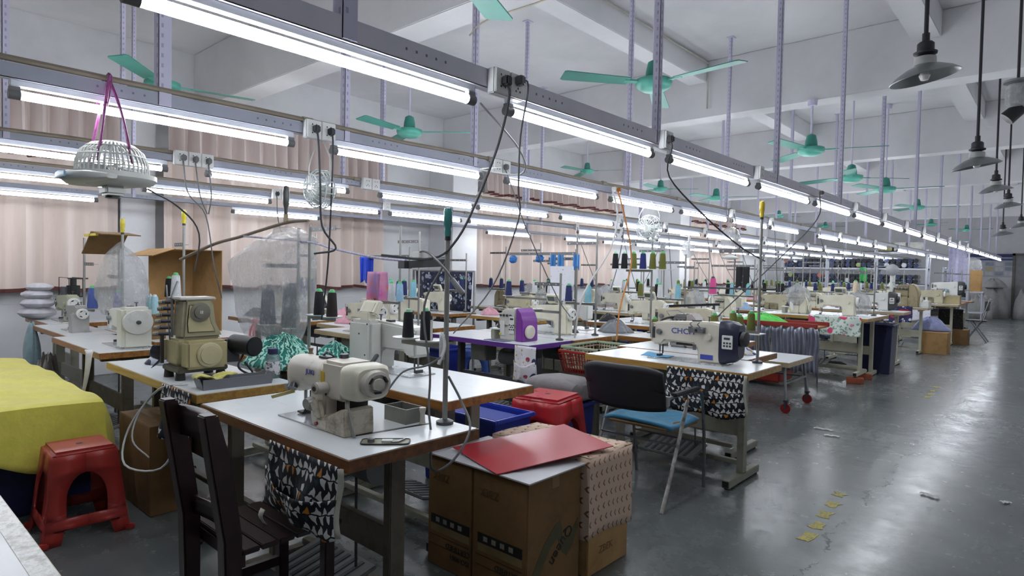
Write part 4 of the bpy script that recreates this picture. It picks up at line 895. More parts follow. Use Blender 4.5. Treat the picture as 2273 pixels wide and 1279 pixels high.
tag(MB().ball((0, 0, .07), (.2, .17, .07), 22, 8, .1, 1).ball((.02, 0, .17), (.17, .15, .06), 22, 8, .1, 2).ball((-.01, 0, .26), (.16, .14, .055), 22, 8, .12, 3).ball((0, .02, .34), (.13, .12, .045), 20, 8, .12, 4).build('white_cloth_pile', cloth('#b9b9bf'), loc=(-8.2, 1.55, TZ)), 'round pile of white cloths beside the pale green machine', 'cloth')
sb = heap('grey_sack', 'grey sack slumped under the table next to the hanging blue bag', (-6.85, 1.37, 0), (.2, .1), .5, cloth('#4d4843'), 9, 'sack', flat=2)
# wrapped stand by the curtain, cardboard hood
w2 = make_stand('thread stand of the machine with the big disc, half wrapped in film', .85, .2, .5, .4, -1, 2); w2.location = (-5.72, 1.64, TZ); 
bag('plastic_cover', 'clear plastic bag hanging under a folded cardboard cap with yellow tape', (-5.78, 1.66, 1.0), .52, .32, .56, FILM, 7, .5, False)
cp = MB().prism([(-.3, -.05), (-.02, .13), (.3, .1), (.3, .092), (-.02, .118), (-.29, -.06)], -.14, .14).build('cardboard_sheet', CARD, loc=(-6.1, 1.66, 1.53)); tag(cp, 'folded brown cardboard cap on top of the smaller plastic bag', 'cardboard')
yt = MB().box(-.22, -.14, .09, .12, -.12, .11).build('yellow_tape', mat('#c9b820', .5), loc=(0, 0, 0)); yt.parent = cp; yt.location = (0, 0, 0)
cone('#4a5a96', (-6.75, 1.69, TZ+.187), 'blue thread cone in front of the smaller plastic bag', s=1.2); cone('#8a86b8', (-5.83, 1.64, TZ+.217), 'lilac thread cone below the folded cardboard cap')
st_ = make_stand('white thread stand by the long first curtain with a dark tape reel', .85, .17, .6, .3, 1, 1); st_.location = (-7.02, 1.69, TZ)
MB().lathe([(.035, 0), (.085, .0), (.085, .012), (.035, .012)], 24, closed=True, M=T(-.22, 0, .45)).build('tape_reel', BLACK, st_)
screwdriver((-5.72, 1.64, TZ+.86), '#c9b93a', 'yellow and black screwdriver stuck in the stand of the machine with the big disc')
s3 = make_stand('thread stand with a yellow screwdriver beside the cardboard hood', .94, .32, .78, .2, -1, 1); s3.location = (-5.48, 2.02, TZ)
MB().bar((0, 0, .32), (-.35, 0, .32), .02).build('side_arm', STEEL, s3)
screwdriver((-5.48, 2.02, TZ+.95), '#d3c52c', 'screwdriver with a bright yellow handle stuck in the stand beside the cardboard hood')
cone('#17181b', (-5.8, 2.02, TZ+.331), 'black thread cone inside the cardboard hood'); cone('#c9cacd', (-5.65, 2.02, TZ+.337), 'white thread cone in front of the black one at the cardboard hood', s=1.15)
ch = thing('cardboard_hood', 'open brown cardboard box turned on its side behind the yellow screwdriver stand', 'cardboard box', (-6.22, 2.3, TZ+.001)); K = MB()
K.box(-.34, .2, 0, .34, .206, .75).box(-.34, -.2, 0, -.334, .2, .75).box(-.34, -.2, .744, .34, .206, .75); K.build('walls', CARD2, ch); MB().box(-.34, -.2, 0, .34, .0, .006, M=T(0, -.2, .75) @ RX(.35)).build('flap', CARD2, ch)
tC2 = put(make_table('white table under the cardboard hood', 1.3, .8, TZ, EDGE_O, STAND, motor=False), -6.0, 2.16, PI)
for i, (x, y) in enumerate(((-5.72, 1.84), (-5.6, 1.84))): cone('#9cc3cc', (x, y, TZ+.201), 'pale blue thread cone stacked beside the white machine with the big disc', 'pale blue cones beside the big disc machine', s=.9, core='#cfd8da')
o = MB().box(-.14, -.06, 0, .14, .06, .2).build('carton', CARD, loc=(-5.66, 1.84, TZ), bevel=.003); tag(o, 'small brown carton under the pale blue cones', 'box')
heap('rag_pile', 'pile of blue, white and navy rags beside the white machine with the big disc', (-4.15, 1.5, TZ), (.2, .16), .12, print_cloth('rags', '#aeb4bf', [(9, .35, '#1f2740'), (12, .3, '#7f97b5')]), 3)
o = MB().sheet(lambda u, v: (.06*u*(1-.6*v)-.05*v, -.03*math.sin(u*4+v*3), -.13*v*(.6+.4*u)), 6, 8).build('navy_rag', cloth('#2a2c40'), loc=(-3.74, 1.24, TZ+.17), solid=.003); tag(o, 'navy and white rag hanging on the knob side of the beige multi-needle machine', 'cloth')

# ---- yellow cloth bin, stools, chair, corner table
yb = thing('covered_bin', 'storage bin under a yellow cloth', 'bin', (-5.2, .72, 0))
MB().box(-1.0, -.36, 0, 1.0, .36, .32).build('blue_bin', mat('#1c2350', .5, var=.06), yb, bevel=.02)
MB().box(-.98, -.34, .32, .98, .34, .58).build('stacked_goods', mat('#7a7678', .8, var=.1), yb, bevel=.03)
def ycl(u, v):
    # u along length, v across: drape over a rounded block, hanging on both long sides and the +x end
    s = (v-.5)*2; L = 2.08; x = -1.02+L*min(1, u*1.16); over = max(0, u-.862)/.138
    yy = .40*math.sin(max(-1, min(1, s*1.25))*PI/2); drop = max(0, abs(s)-.6)/.4
    z = .60+.035*math.cos(s*2.2)-.05*max(0, x-.5)**2; z -= .42*drop**1.1*(1+.12*math.sin(x*9))
    z -= (.30+.06*math.sin(v*14))*over
    return (x+.07*over+.02*math.sin(v*17)*over, yy*(1+.10*drop+.03*math.sin(x*8)*drop), max(.16, z)+.010*math.sin(x*5+s*4)+.006*math.sin(x*13-s*6))
yo = MB().sheet(ycl, 60, 40).build('yellow_cloth', cloth('#d0c854', .05), loc=(-5.2, .72, 0), solid=.004); tag(yo, 'yellow cloth draped over the long storage bin by the red stool', 'cloth')
RED = mat('#a3322a', .35, var=.08); REDB = mat('#b3252a', .3, var=.06)
def make_stool(label, m, h=.45, a=.135, b=.185):
    t = thing('plastic_stool', label, 'stool')
    def W(z): return b+(a-b)*(z/h)
    def inner(z):
        if z < .07: return .115-.25*z
        if z < .125: return 0.
        if z < .335: 
            k = (z-.125)/.21; return .088*math.sqrt(max(0, 1-max(0, (k-.35)/.65)**2))
        return 0.
    zs_ = [0, .03, .055, .0699, .0701, .1, .1249, .1251, .16, .2, .23, .26, .285, .305, .32, .33, .336, .37, .4, h-.02]
    for k in range(4):
        M = RZ(k*PI/2); mb = MB()
        for sgn in (-1, 1):
            vs = []
            for z in zs_: vs += [M @ Vector((sgn*W(z), -W(z), z)), M @ Vector((sgn*inner(z), -W(z)-.002, z))]
            mb.add(vs, [(2*i, 2*i+1, 2*i+3, 2*i+2) for i in range(len(zs_)-1)])
        mb.build('side_panel', m, t, solid=.006)
    tp = MB(); tp.box(-a-.006, -a-.006, h-.035, a+.006, a+.006, h); tp.build('seat', m, t, bevel=.02, seg=3)
    MB().cyl((0, 0, h-.001), (0, 0, h+.001), .016, n=14).build('finger_hole', mat('#3c0f10', .6), t)
    for sx in (-1, 1):
        for sy in (-1, 1): MB().box(sx*W(0)-.02, sy*W(0)-.02, 0, sx*W(0)+.02, sy*W(0)+.02, .028).build('foot', m, t, bevel=.006)
    return t
stA = make_stool('dusty red plastic stool in front of the yellow cloth', RED); put(stA, -3.83, .9, -.03)
stB = make_stool('bright red plastic stool between the cartons and the black chair', REDB); put(stB, -2.62, 3.31, .18); stB.scale = (1.25, 1.25, 1.25)
bc = thing('wooden_chair', 'dark brown wooden chair pushed under the table with the zigzag machine', 'chair', (-2.15, 1.06, 0)); bc.scale = (1, 1, 1.035); DW = wood('#2c1516', '#180a0c', .35)
for x in (-.165, .165):
    p = MB(); p.prism([(-.2, 0), (-.155, 0), (-.155, .5), (-.19, .74), (-.235, .9), (-.28, .9), (-.255, .74), (-.215, .5)], x-.028, x+.028, 'x'); p.build('back_post', DW, bc, bevel=.005)
    MB().box(x-.02, .15, 0, x+.02, .19, .44).build('leg', DW, bc, bevel=.004); MB().box(x-.012, -.16, .2, x+.012, .15, .235).build('side_rail', DW, bc)
def rail(z0, z1, y): 
    return MB().sheet(lambda u, v: (-.145+.29*u, y+.02*math.sin(u*PI)-.06*(z0+(z1-z0)*v-.7), z0+(z1-z0)*v), 8, 3).build('back_rail', DW, bc, solid=.018)
rail(.78, .88, -.215); rail(.5, .56, -.19)
for i in range(6): MB().box(-.19, -.15+i*.062, .44, .19, -.095+i*.062, .458).build('seat_slat', DW, bc, bevel=.003)
MB().box(-.18, -.155, .4, .18, -.14, .44).build('seat_rail', DW, bc); MB().box(-.18, .17, .4, .18, .185, .44).build('seat_rail', DW, bc)
kt = thing('work_table', 'white tabletop with taped chipped edge cut off by the corner', 'table', (-1.95, -.06, 0)); MB().box(-.75, -.37, .74, .75, .37, .78).build('table_top', LAM, kt)
MB().box(-.75, .33, .7801, .75, .371, .7812).build('tape_strip', dirty('#c9cac4', '#8f8d80', .3, 40, .45, .65), kt); MB().box(-.754, -.374, .735, .754, .374, .778).build('edge_band', EDGE_T, kt)
for x in (-.62, .62): MB().box(x-.025, -.04, .05, x+.025, .04, .74).build('leg', STAND, kt); MB().box(x-.03, -.3, 0, x+.03, .3, .05).build('foot', STAND, kt)
o = MB().box(-.04, -.006, 0, .04, .006, .002).build('flat_stick', mat('#a8956a', .6), loc=(-1.74, .2, .78)); o.rotation_euler.z = 1.2; tag(o, 'thin wooden stick lying on the taped table corner', 'stick')
# ---- cartons, boards
def carton(label, x0, y0, x1, y1, z, m=CARD, z0=0., group=None):
    t = thing('carton', label, 'box', ((x0+x1)/2, (y0+y1)/2, z0), 0, group); w, d, h = (x1-x0)/2, (y1-y0)/2, z-z0
    MB().box(-w, -d, 0, w, d, h).build('carton_body', m, t, bevel=.004); MB().box(-w-.0005, -.025, h-.06, w+.0005, .025, h+.0006).build('packing_tape', mat('#7d5d36', .3, var=.05), t)
    return t
carton('dark brown carton on the floor below the yellow-edged table', -4.24, 1.2, -3.72, 1.42, .5, CARD)
cA = carton('brown carton under the grey board, partly behind the table leg', -2.24, 1.93, -1.945, 2.30, .525); cB = carton('brown carton under the grey board with green swoosh and upside-down print', -1.94, 1.93, -1.62, 2.30, .525)
PRB = mat('#15130f', .6); PRG = mat('#4d4a30', .7, var=.1)
for c in (cA, cB):
    w = .155
    q = MB().box(-w+.03, -.1862, .2, w-.02, -.185, .245).build('printed_bar', PRB, c); MB().box(-w+.03, -.1861, .165, w-.02, -.185, .2).build('printed_strip', mat('#7d6a45', .7), c)
    l = MB(); l.box(-w+.02, -.1862, .1, w-.02, -.185, .102); l.box(-w+.02, -.1862, .145, w-.02, -.185, .147); l.build('printed_lines', PRB, c)
    text_part('print', 'ISO.9001', .035, PRB, c, T(.07, -.1863, .075) @ RX(PI/2) @ RZ(PI)); text_part('print', 'CERTIFIED', .035, PRB, c, T(.06, -.1863, .118) @ RX(PI/2) @ RZ(PI))
    text_part('print', 'ZBEK', .05, mat('#5d4527', .7), c, T(-.06, -.1863, .43) @ RX(PI/2) @ RZ(PI))
    for i in range(4): MB().box(-.09+i*.05, -.1868, .212, -.065+i*.05, -.186, .234).build('printed_mark', mat('#8f8a7c', .7), q)
MX = T(.1606, 0, 0) @ RZ(PI/2) @ RX(PI/2)
sw = MB(); sw.prism([(-.18, .0), (-.165, .1), (-.12, .18), (-.06, .25), (.0, .3), (.035, .31), (.05, .28), (.055, .23), (.08, .22), (.13, .25), (.17, .29), (.17, .25), (.13, .17), (.085, .14), (.05, .17), (.02, .24), (-.03, .21), (-.09, .13), (-.125, .06), (-.135, .0)], -.0005, .0005, 'z', M=MX); sw.build('green_swoosh', PRG, cB)
text_part('print', 'Queen', .07, PRB, cB, MX @ T(.045, .2, .001) @ RZ(PI+.75))
o = MB().box(-.315, -.205, 0, .315, .205, .006).build('grey_board', mat('#b3b2b6', .4, var=.05), loc=(-1.915, 2.12, .5266)); tag(o, 'grey hardboard sheet lying on the two brown cartons', 'board')
cC = thing('covered_carton', 'carton with its upper part wrapped in beige arrow print cloth', 'box', (-1.885, 2.495, 0)); MB().box(-.295, -.17, 0, .295, .17, .54).build('carton_body', CARD2, cC, bevel=.004)
wr = MB(); L = [(-.305, -.18), (.305, -.18), (.305, .18), (-.305, .18), (-.305, -.18)]
def wrap(u, v):
    s_ = u*4; i = min(3, int(s_)); f_ = s_-i; x = L[i][0]+(L[i+1][0]-L[i][0])*f_; y = L[i][1]+(L[i+1][1]-L[i][1])*f_
    k = 1+.012*math.sin(u*40)*v; return (x*k, y*k, .552-.37*v+.012*math.sin(u*23)*v)
wr.sheet(wrap, 48, 8, 1.94, .37); wr.sheet(lambda u, v: (-.305+.61*u, -.18+.36*v, .553+.004*math.sin(u*9+v*5)), 12, 8, .61, .36); wr.build('arrow_cloth', ARROW, cC, solid=.003)
text_part('print', 'ZBEK', .05, mat('#6b5130', .7), cC, T(.2956, -.02, .1) @ RZ(PI/2) @ RX(PI/2))
rbm = NT('mat_red_board'); rbm.col(srgb('#a83038')); rbm.rough(rbm.math('MULTIPLY_ADD', rbm.noise(3, 2), .06, .2)); 
ro = MB().prism([(-2.17, 2.02), (-1.77, 1.9), (-1.57, 2.49), (-1.96, 2.62)], 0, .004, 'z'); ro.v = [(x+1.87, y-2.26, z+.075*(y-1.9)) for x, y, z in ro.v]; o = ro.build('red_board', rbm.m, loc=(-1.87, 2.26, .5345)); tag(o, 'glossy red sheet lying across the grey board and the beige wrapped carton', 'board')
# ---- blue tubs, cushion
def tub(label, x0, y0, x1, y1, h, m, rim=True, z0=0., fill=None):
    t = thing('plastic_tub', label, 'tub', ((x0+x1)/2, (y0+y1)/2, z0)); w, d = (x1-x0)/2, (y1-y0)/2; q = .9; b = MB()
    R = [(w*q, d*q, 0), (w, d, h), (w-.012, d-.012, h), (w*q-.012, d*q-.012, .012)]
    vs = [(sx*a, sy*c, z) for a, c, z in R for sx, sy in ((-1, -1), (1, -1), (1, 1), (-1, 1))]
    b.add(vs, [(j*4+k, j*4+(k+1) % 4, (j+1)*4+(k+1) % 4, (j+1)*4+k) for j in range(3) for k in range(4)]+[(3, 2, 1, 0), (12, 13, 14, 15)]); b.build('tub_body', m, t, bevel=.006)
    if fill: MB().box(-w*.93, -d*.93, h*.5, w*.93, d*.93, h-.03).build('folded_goods', fill, t, bevel=.02)
    if rim:
        r = MB()
        for q_ in ((-w-.02, -d-.02, w+.02, -d+.004), (-w-.02, d-.004, w+.02, d+.02), (-w-.02, -d, -w+.004, d), (w-.004, -d, w+.02, d)): r.box(q_[0], q_[1], h-.025, q_[2], q_[3], h)
        r.build('rim', m, t, bevel=.004)
    return t
BLUE = mat('#2438a4', .35, var=.06); NAVY = mat('#1a2047', .5, var=.08)
tub('blue plastic tub standing between the high arm machine table and the red stool', -3.2, 2.68, -2.52, 3.02, .5, BLUE, fill=mat('#2a3a8f', .7))
tub('dark blue plastic tub behind the bright red stool with a grey cushion on it', -3.1, 3.62, -2.66, 3.94, .42, mat('#1f2c78', .4, var=.06))
o = MB().loft([(-.24, 0, .09, .12, .05, 2.6), (-.22, 0, .09, .17, .07, 2.8), (-.1, 0, .09, .2, .088, 3), (.1, 0, .09, .2, .088, 3), (.22, 0, .09, .17, .07, 2.8), (.24, 0, .09, .12, .05, 2.6)], 28).build('grey_cushion', cloth('#6f6a6b'), loc=(-2.86, 3.78, .424)); tag(o, 'plump grey cushion lying on the dark blue tub', 'cushion')
# ---- black chair with blue seat
bk_ = thing('stacking_chair', 'black-backed metal chair with blue seat pad and taped legs', 'chair', (-1.99, 3.56, 0)); CH = mat('#7f8386', .3, .8, .1)
MB().sheet(lambda u, v: (-.27+.54*u+.03*(v-.5)*math.sin((u-.5)*6), -.27-.05*math.sin(u*PI)-.06*v, .58+.27*v-.03*(2*u-1)**4*(1 if v > .5 else -.6)), 20, 10).build('backrest', mat('#12131a', .6, var=.05), bk_, solid=.03)
MB().loft([(-.235, .06, .445, .16, .012, 4), (-.2, .05, .45, .2, .018, 4), (.2, .05, .45, .2, .018, 4), (.235, .06, .445, .16, .012, 4)], 24).build('seat', wood('#8a6a3c', '#5d4322'), bk_)
MB().sheet(lambda u, v: (-.24+.48*u, -.15+.38*v, .475+.012*math.sin(u*5+1)*math.sin(v*4)-.03*(2*u-1)**4*.6), 16, 12).build('seat_pad', cloth('#1f7396'), bk_, solid=.016)
WT = dirty('#b3afac', '#6e6a66', .5, 14, .45, .6)
for s_ in (-1, 1):
    MB().tube(curve_pts([(s_*.25, .3, 0), (s_*.26, .27, .3), (s_*.27, .2, .6), (s_*.275, .1, .665), (s_*.27, -.15, .67), (s_*.265, -.26, .66)]), .011, 10).build('front_leg', CH, bk_)
    MB().tube([(s_*.27, -.3, 0), (s_*.272, -.2, .2), (s_*.27, -.08, .45), (s_*.268, -.0, .62)], .0115, 10).build('rear_leg', WT if s_ > 0 else CH, bk_)
    MB().bar((s_*.275, -.2, .68), (s_*.275, .12, .682), .04, .022).build('arm_rest', mat('#22252a', .5), bk_, bevel=.006); MB().box(s_*.262-.02, -.285, .62, s_*.262+.02, -.25, .68).build('back_bracket', mat('#a8a9a8', .4, .3), bk_, bevel=.004)
MB().bar((-.27, .27, .3), (.27, .27, .3), .012).build('cross_bar', CH, bk_); MB().bar((-.27, -.13, .36), (.27, -.13, .36), .012).build('cross_bar', CH, bk_)
# ---- table with the navy motor machine
tC = put(make_table('white table with yellow wooden edge and grey stand beside the aisle', 1.235, .59, TZ, EDGE_Y, STAND), -2.09, 4.165)
mC = make_lock('white machine with a navy motor end and white control panel', mat('#cfcabc', .35, var=.04), panel=False, motor=mat('#22263c', .35, var=.05), brand='CHCH', bt=.056); mC.location = (-1.975, 4.13, TZ); mC.scale = (1.12, 1.1, .98)
tn = MB(); 
for dx in (0, .05): tn.cyl((.04+dx, -.053, .235), (.04+dx, -.095, .235), .017, n=14); tn.tube(curve_pts([(.03+dx, -.06, .25), (.02+dx, -.08, .275), (.035+dx, -.09, .29)]), .004)
tn.box(.0, -.062, .215, .11, -.052, .255); tn.build('twin_tension', STEEL, mC)
MB().box(.08, -.0545, .03, .16, -.0515, .065).build('blue_label', mat('#3b48a0', .4), mC); MB().box(-.14, .06, .1, .02, .09, .14).build('rear_vent', DGREY, mC)
o = MB().sheet(lambda u, v: (-.1+.2*u, -.06+.1*v+.04*u, .004+.02*(1-u)*v+.003*math.sin(u*9)), 10, 6).build('blue_fabric_piece', cloth('#4aa0cf'), loc=(-2.235, 4.1, TZ+.006), solid=.002); tag(o, 'small bright blue fabric piece under the needle of the navy motor machine', 'fabric')
hang_cloth('pocket_cloth', 'black pocket cloth with white mountain print hung on the yellow table edge beside the aisle', -2.02, -1.485, 3.862, .768, .5, TRI, 12, trimc=PALE, depth=.03)
sC = make_stand('tall thread stand with olive cones beside the aisle', 1.02, .215, .79, .3, -1, 0); sC.location = (-1.615, 4.405, TZ)
MB().box(-.2, -.07, .2, .03, .07, .206).build('shelf', WHITE_P, sC, bevel=.002); MB().bar((0, 0, .52), (-.6, .05, .515), .012).bar((0, 0, .52), (.12, .02, .52), .012).build('thread_rod', DSTEEL, sC)
screwdriver((-1.615, 4.405, TZ+1.02), '#b8a018', 'screwdriver with yellow and black handle on the stand with olive cones')
OL = '#66682f'
cone(OL, (-1.77, 4.36, TZ+.207), 'olive thread cone at the front of the shelf on the aisle thread stand', s=.86, tilt=-.08); cone(OL, (-1.68, 4.44, TZ+.207), 'olive thread cone on a brown base next to the pole of the aisle thread stand', s=.86)
# dark overlock and long beige machine behind
tK = put(make_table('white table behind the navy motor machine', 1.1, .6, TZ, EDGE_O, STAND), -2.27, 4.8, PI)
mK = make_over('dark grey overlock with black arms behind the navy motor machine', mat('#8d8c8a', .4, .2), dark=DGREY, cover=mat('#a89f9a', .4)); mK.location = (-2.42, 4.9, TZ); mK.rotation_euler.z = .1
MB().tube(curve_pts([(-.2, -.05, .1), (-.19, -.06, .2), (-.12, -.08, .24), (-.05, -.06, .25)]), .01).bar((-.12, -.05, .34), (.28, .05, .37), .01, .02).build('black_arm', BLACK, mK)
heap('paper_scraps', 'heap of pale cloth scraps behind the navy motor machine', (-1.95, 4.8, TZ), (.16, .13), .07, print_cloth('scr', '#c9c9cc', [(14, .3, '#4a5590'), (17, .25, '#b08a50')]), 14)
cone(OL, (-2.2, 5.0, TZ+.1), 'olive thread cone standing behind the dark grey overlock', s=1.1); cone(OL, (-2.0, 5.03, TZ+.1), 'second olive thread cone standing behind the scraps heap', s=1.1)
for x in (-2.2, -2.0):
    o = MB().lathe([(0, 0), (.06, 0), (.06, .01), (.012, .02), (.012, .09), (.06, .095), (.06, .1), (0, .1)], 18).build('cone_holder', WHITE_P, loc=(x, 5.0 if x < -2.1 else 5.03, TZ)); tag(o, 'white cone holder under an olive cone behind the navy motor machine', 'cone holder', 'cone holders behind the navy motor machine')
# ---- low wheeled bench
wb = thing('wheeled_bench', 'low white bench on red castors beside the aisle', 'bench', (-2.62, 6.9, 0)); MB().box(-.55, -.39, .475, .55, .39, .52).build('bench_top', LAM, wb); MB().box(-.554, -.394, .47, .554, .394, .517).build('edge_band', EDGE_T, wb)
for sx in (-1, 1):
    fr = MB(); fr.tube([(sx*.52, -.36, .13), (sx*.48, -.3, .475)], .014, 8); fr.tube([(sx*.52, .34, .13), (sx*.48, .3, .475)], .014, 8); fr.bar((sx*.5, -.33, .3), (sx*.5, .32, .3), .02); fr.build('leg_frame', mat('#8d9092', .35, .6), wb)
    for y in (-.36, .34):
        w_ = MB().cyl((sx*.52, y-.014, .05), (sx*.52, y+.014, .05), .05, n=20).build('castor_wheel', mat('#8a1f22', .4), wb, bevel=.005); f_ = MB(); f_.box(sx*.52-.012, y-.022, .045, sx*.52+.012, y-.017, .12); f_.box(sx*.52-.012, y+.017, .045, sx*.52+.012, y+.022, .12); f_.box(sx*.52-.02, y-.022, .115, sx*.52+.02, y+.022, .135); f_.build('castor_fork', DGREY, w_)
MB().bar((-.5, .3, .3), (.5, .3, .3), .02).build('cross_bar', mat('#8d9092', .35, .6), wb)
# ---- purple overlock table, basket
tU = put(make_table('white table with purple edge carrying the purple overlock', 1.25, .6, TZ, EDGE_P, mat('#4d4c55', .5)), -3.93, 4.2)
mU = make_over('white and purple overlock machine with keypad on the purple-edged table', mat('#c9c8c0', .35, var=.05), cover=mat('#76358f', .35, var=.05), cx=.082); mU.location = (-3.66, 4.14, TZ); mU.scale = (1.12, 1.05, 1.0)
kp = MB().box(.015, -.106, .06, .075, -.1, .22).build('keypad', WHITE_P, mU, bevel=.003); k_ = MB(); k_.box(.028, -.1075, .185, .062, -.1055, .2)
for a, c in ((.025, .1), (.045, .1), (.065, .1), (.035, .12), (.055, .12), (.045, .135), (.025, .14), (.065, .14)): k_.box(a-.006, -.1075, c-.005, a+.006, -.1055, c+.005)
k_.build('keys', BLACK, kp)
hang_cloth('patch_bag', 'white pouch with coloured patches hung on the purple table edge', -3.43, -3.2, 3.885, .775, .5, DOTS, 5, depth=.03, cat='bag')
o = MB().box(-.12, -.05, 0, .12, .05, .004).build('navy_mat', cloth('#1c2360'), loc=(-3.72, 3.97, TZ)); tag(o, 'small navy mat on the purple-edged table', 'mat')
sU = make_stand('thread stand at the end of the table behind the purple overlock', .6, .25, .5, .3, -1, 1); sU.location = (-3.38, 4.42, TZ)
def basket(label, x0, y0, x1, y1, h, m, z0):
    t = thing('laundry_basket', label, 'basket', ((x0+x1)/2, (y0+y1)/2, z0)); w, d = (x1-x0)/2, (y1-y0)/2; q = .82
    r = MB(); 
    for a in ((-w, -d, w, -d+.02), (-w, d-.02, w, d), (-w, -d, -w+.02, d), (w-.02, -d, w, d)): r.box(a[0], a[1], h-.02, a[2], a[3], h)
    r.build('rim', m, t, bevel=.004); MB().box(-w*q, -d*q, 0, w*q, d*q, .006).build('base', m, t)
    for axis in (0, 1):
        for sg in (-1, 1):
            b = MB(); n = 14 if axis == 0 else 10
            for i in range(n+1):
                f_ = -1+2*i/n
                p, q2 = ((f_*w*q, sg*d*q, 0), (f_*w*.97, sg*d*.97, h-.01)) if axis == 0 else ((sg*w*q, f_*d*q, 0), (sg*w*.97, f_*d*.97, h-.01)); b.bar(p, q2, .009, .005)
            for k in range(1, 5):
                z = h*k/5; s_ = q+(.97-q)*k/5
                p, q2 = ((-w*s_, sg*d*s_, z), (w*s_, sg*d*s_, z)) if axis == 0 else ((sg*w*s_, -d*s_, z), (sg*w*s_, d*s_, z)); b.bar(p, q2, .007, .005)
            b.build('lattice_wall', m, t)
    return t
o = MB().box(-.24, -.24, 0, .24, .24, .54).build('basket_stand', mat('#5a574f', .6), loc=(-3.06, 4.5, 0)); bm_ = MB()
for a in (-.17, .17):
    for b in (-.2, .2): bm_.box(a-.02, b-.02, 0, a+.02, b+.02, .52)
bm_.box(-.2, -.24, .52, .2, .24, .54); o.data = bm_.mesh('basket_stand', mat('#5a574f', .6)); tag(o, 'dark little stand under the red and green baskets', 'stand')
basket('red plastic basket holding the green basket beside the purple table', -3.24, 4.2, -2.8, 4.8, .19, mat('#a52a22', .35), .541); basket('pale green plastic basket stacked in the red basket', -3.225, 4.215, -2.815, 4.785, .2, mat('#a7b49a', .4), .568)
# ================================================================ HANGING FANS
WP = mat('#c9cbc6', .4, var=.05)
sf = thing('hanging_fan', 'white table fan hung face up on pink and blue cords from the conduit rail', 'fan', (-3.06, .84, 1.755))
cg = MB()
for k in range(40):
    a = 2*PI*k/40; cg.tube([(.135*math.cos(a), .135*math.sin(a), .02), (.133*math.cos(a), .133*math.sin(a), .07), (.115*math.cos(a), .115*math.sin(a), .115), (.08*math.cos(a), .08*math.sin(a), .145), (.03*math.cos(a), .03*math.sin(a), .158)], .0035, 4)
for r_, z_ in ((.135, .02), (.134, .05), (.125, .095), (.1, .132), (.05, .154)): cg.tube([(r_*math.cos(2*PI*i/32), r_*math.sin(2*PI*i/32), z_) for i in range(33)], .003, 4)
cg.lathe([(0, .156), (.034, .157), (.034, .162), (0, .162)], 16); cg.build('guard', WP, sf)['kind'] = 'stuff'
MB().lathe([(0, -.03), (.07, -.03), (.15, -.015), (.165, .0), (.165, .02), (.152, .022), (.15, .0), (0, -.005)], 32).build('rim_tray', WP, sf)
MB().loft([(-.19, -.02, .0, .03, .02, 3), (-.12, -.1, -.005, .05, .024, 3), (.0, -.14, -.005, .05, .025, 3), (.12, -.1, -.005, .045, .02, 3), (.17, -.05, -.005, .02, .01, 3)], 16).build('front_lip', WP, sf)
MB().loft([(-.06, -.188, .0, .004, .012, 2.5), (0, -.192, -.002, .004, .016, 2.5), (.07, -.186, -.003, .004, .012, 2.5)], 12).build('blue_sticker', mat('#6f9fbb', .4), sf)
MB().box(-.05, -.04, -.07, .05, .04, -.03).build('motor_box', WP, sf, bevel=.01); MB().cyl((0, 0, -.08), (0, 0, -.06), .03, n=14).build('black_knob', BLACK, sf)
b = MB()
for k in range(3): b.box(.02, -.03, .05, .12, .03, .054, M=RZ(2*PI*k/3) @ RX(.3))
b.build('fan_blades', mat('#a9adb0', .4), sf); MB().prism([(-.2, .02), (-.17, .0), (-.13, .06), (-.19, .14)], -.01, .01).build('side_wing', WP, sf)
PK = print_cloth('cord', '#8a3f86', [(60, .3, '#d0667f'), (70, .3, '#3a3f9a')]); tc = MB()
for p, q in (((-.12, -.06, .06), (-.06, .0, .44)), ((.1, -.08, .06), (-.05, .0, .44)), ((.12, .04, .06), (-.05, .0, .44))): tc.tube(curve_pts([p, ((p[0]+q[0])/2+.01, (p[1]+q[1])/2, .28), q]), .006)
for a in (.03, .05, -.02): tc.tube(curve_pts([(-.055, 0, .44), (-.055+a*2.2, -.02, .42), (-.06+a*2.5, -.03, .34), (-.05+a, -.02, .31)]), .004)
tc.tube([(-.06+.028*math.cos(t*.7), .0, .437+.022*math.sin(t*.7)) for t in range(10)], .006); tc.build('cords', mat('#8d3f7c', .6, var=.3, vs=80), sf)
def caged_fan(label, p, r=.1, m=None):
    t = thing('hanging_fan', label, 'fan', p); m = m or mat('#d3d9d8', .3, .1); g = MB()
    for k in range(20):
        a = 2*PI*k/20; g.tube([(r*math.cos(a)*f_, d_, r*math.sin(a)*f_) for f_, d_ in ((.2, -.06), (.7, -.055), (1, -.02), (1, .03), (.6, .06))], .0035, 4)
    for f_, d_ in ((1, -.02), (1, .03), (.7, -.055), (.25, -.06)): g.tube([(r*f_*math.cos(2*PI*i/24), d_, r*f_*math.sin(2*PI*i/24)) for i in range(25)], .004, 4)
    g.build('guard', m, t)['kind'] = 'stuff'; b = MB()
    for k in range(3): b.add([Vector((r*x_*math.cos(2*PI*k/3+a_), y_, r*x_*math.sin(2*PI*k/3+a_))) for x_, a_, y_ in ((.15, 0, -.01), (.85, -.25, -.02), (.88, .45, .02), (.18, .8, .01))], [(0, 1, 2, 3)])
    b.build('blades', mat('#aab4b4', .3), t, solid=.002); MB().cyl((0, -.02, 0), (0, .09, 0), .035, n=14).build('motor', WP, t)
    f = MB(); zr = ZT+.06-p[2]; f.tube(curve_pts([(-.1, 0, .02), (-.11, 0, zr*.5), (-.015, 0, zr)]), .004); f.tube(curve_pts([(.1, 0, .02), (.11, 0, zr*.5), (.015, 0, zr)]), .004); f.build('hanging_wires', WIRE, t)
    return t
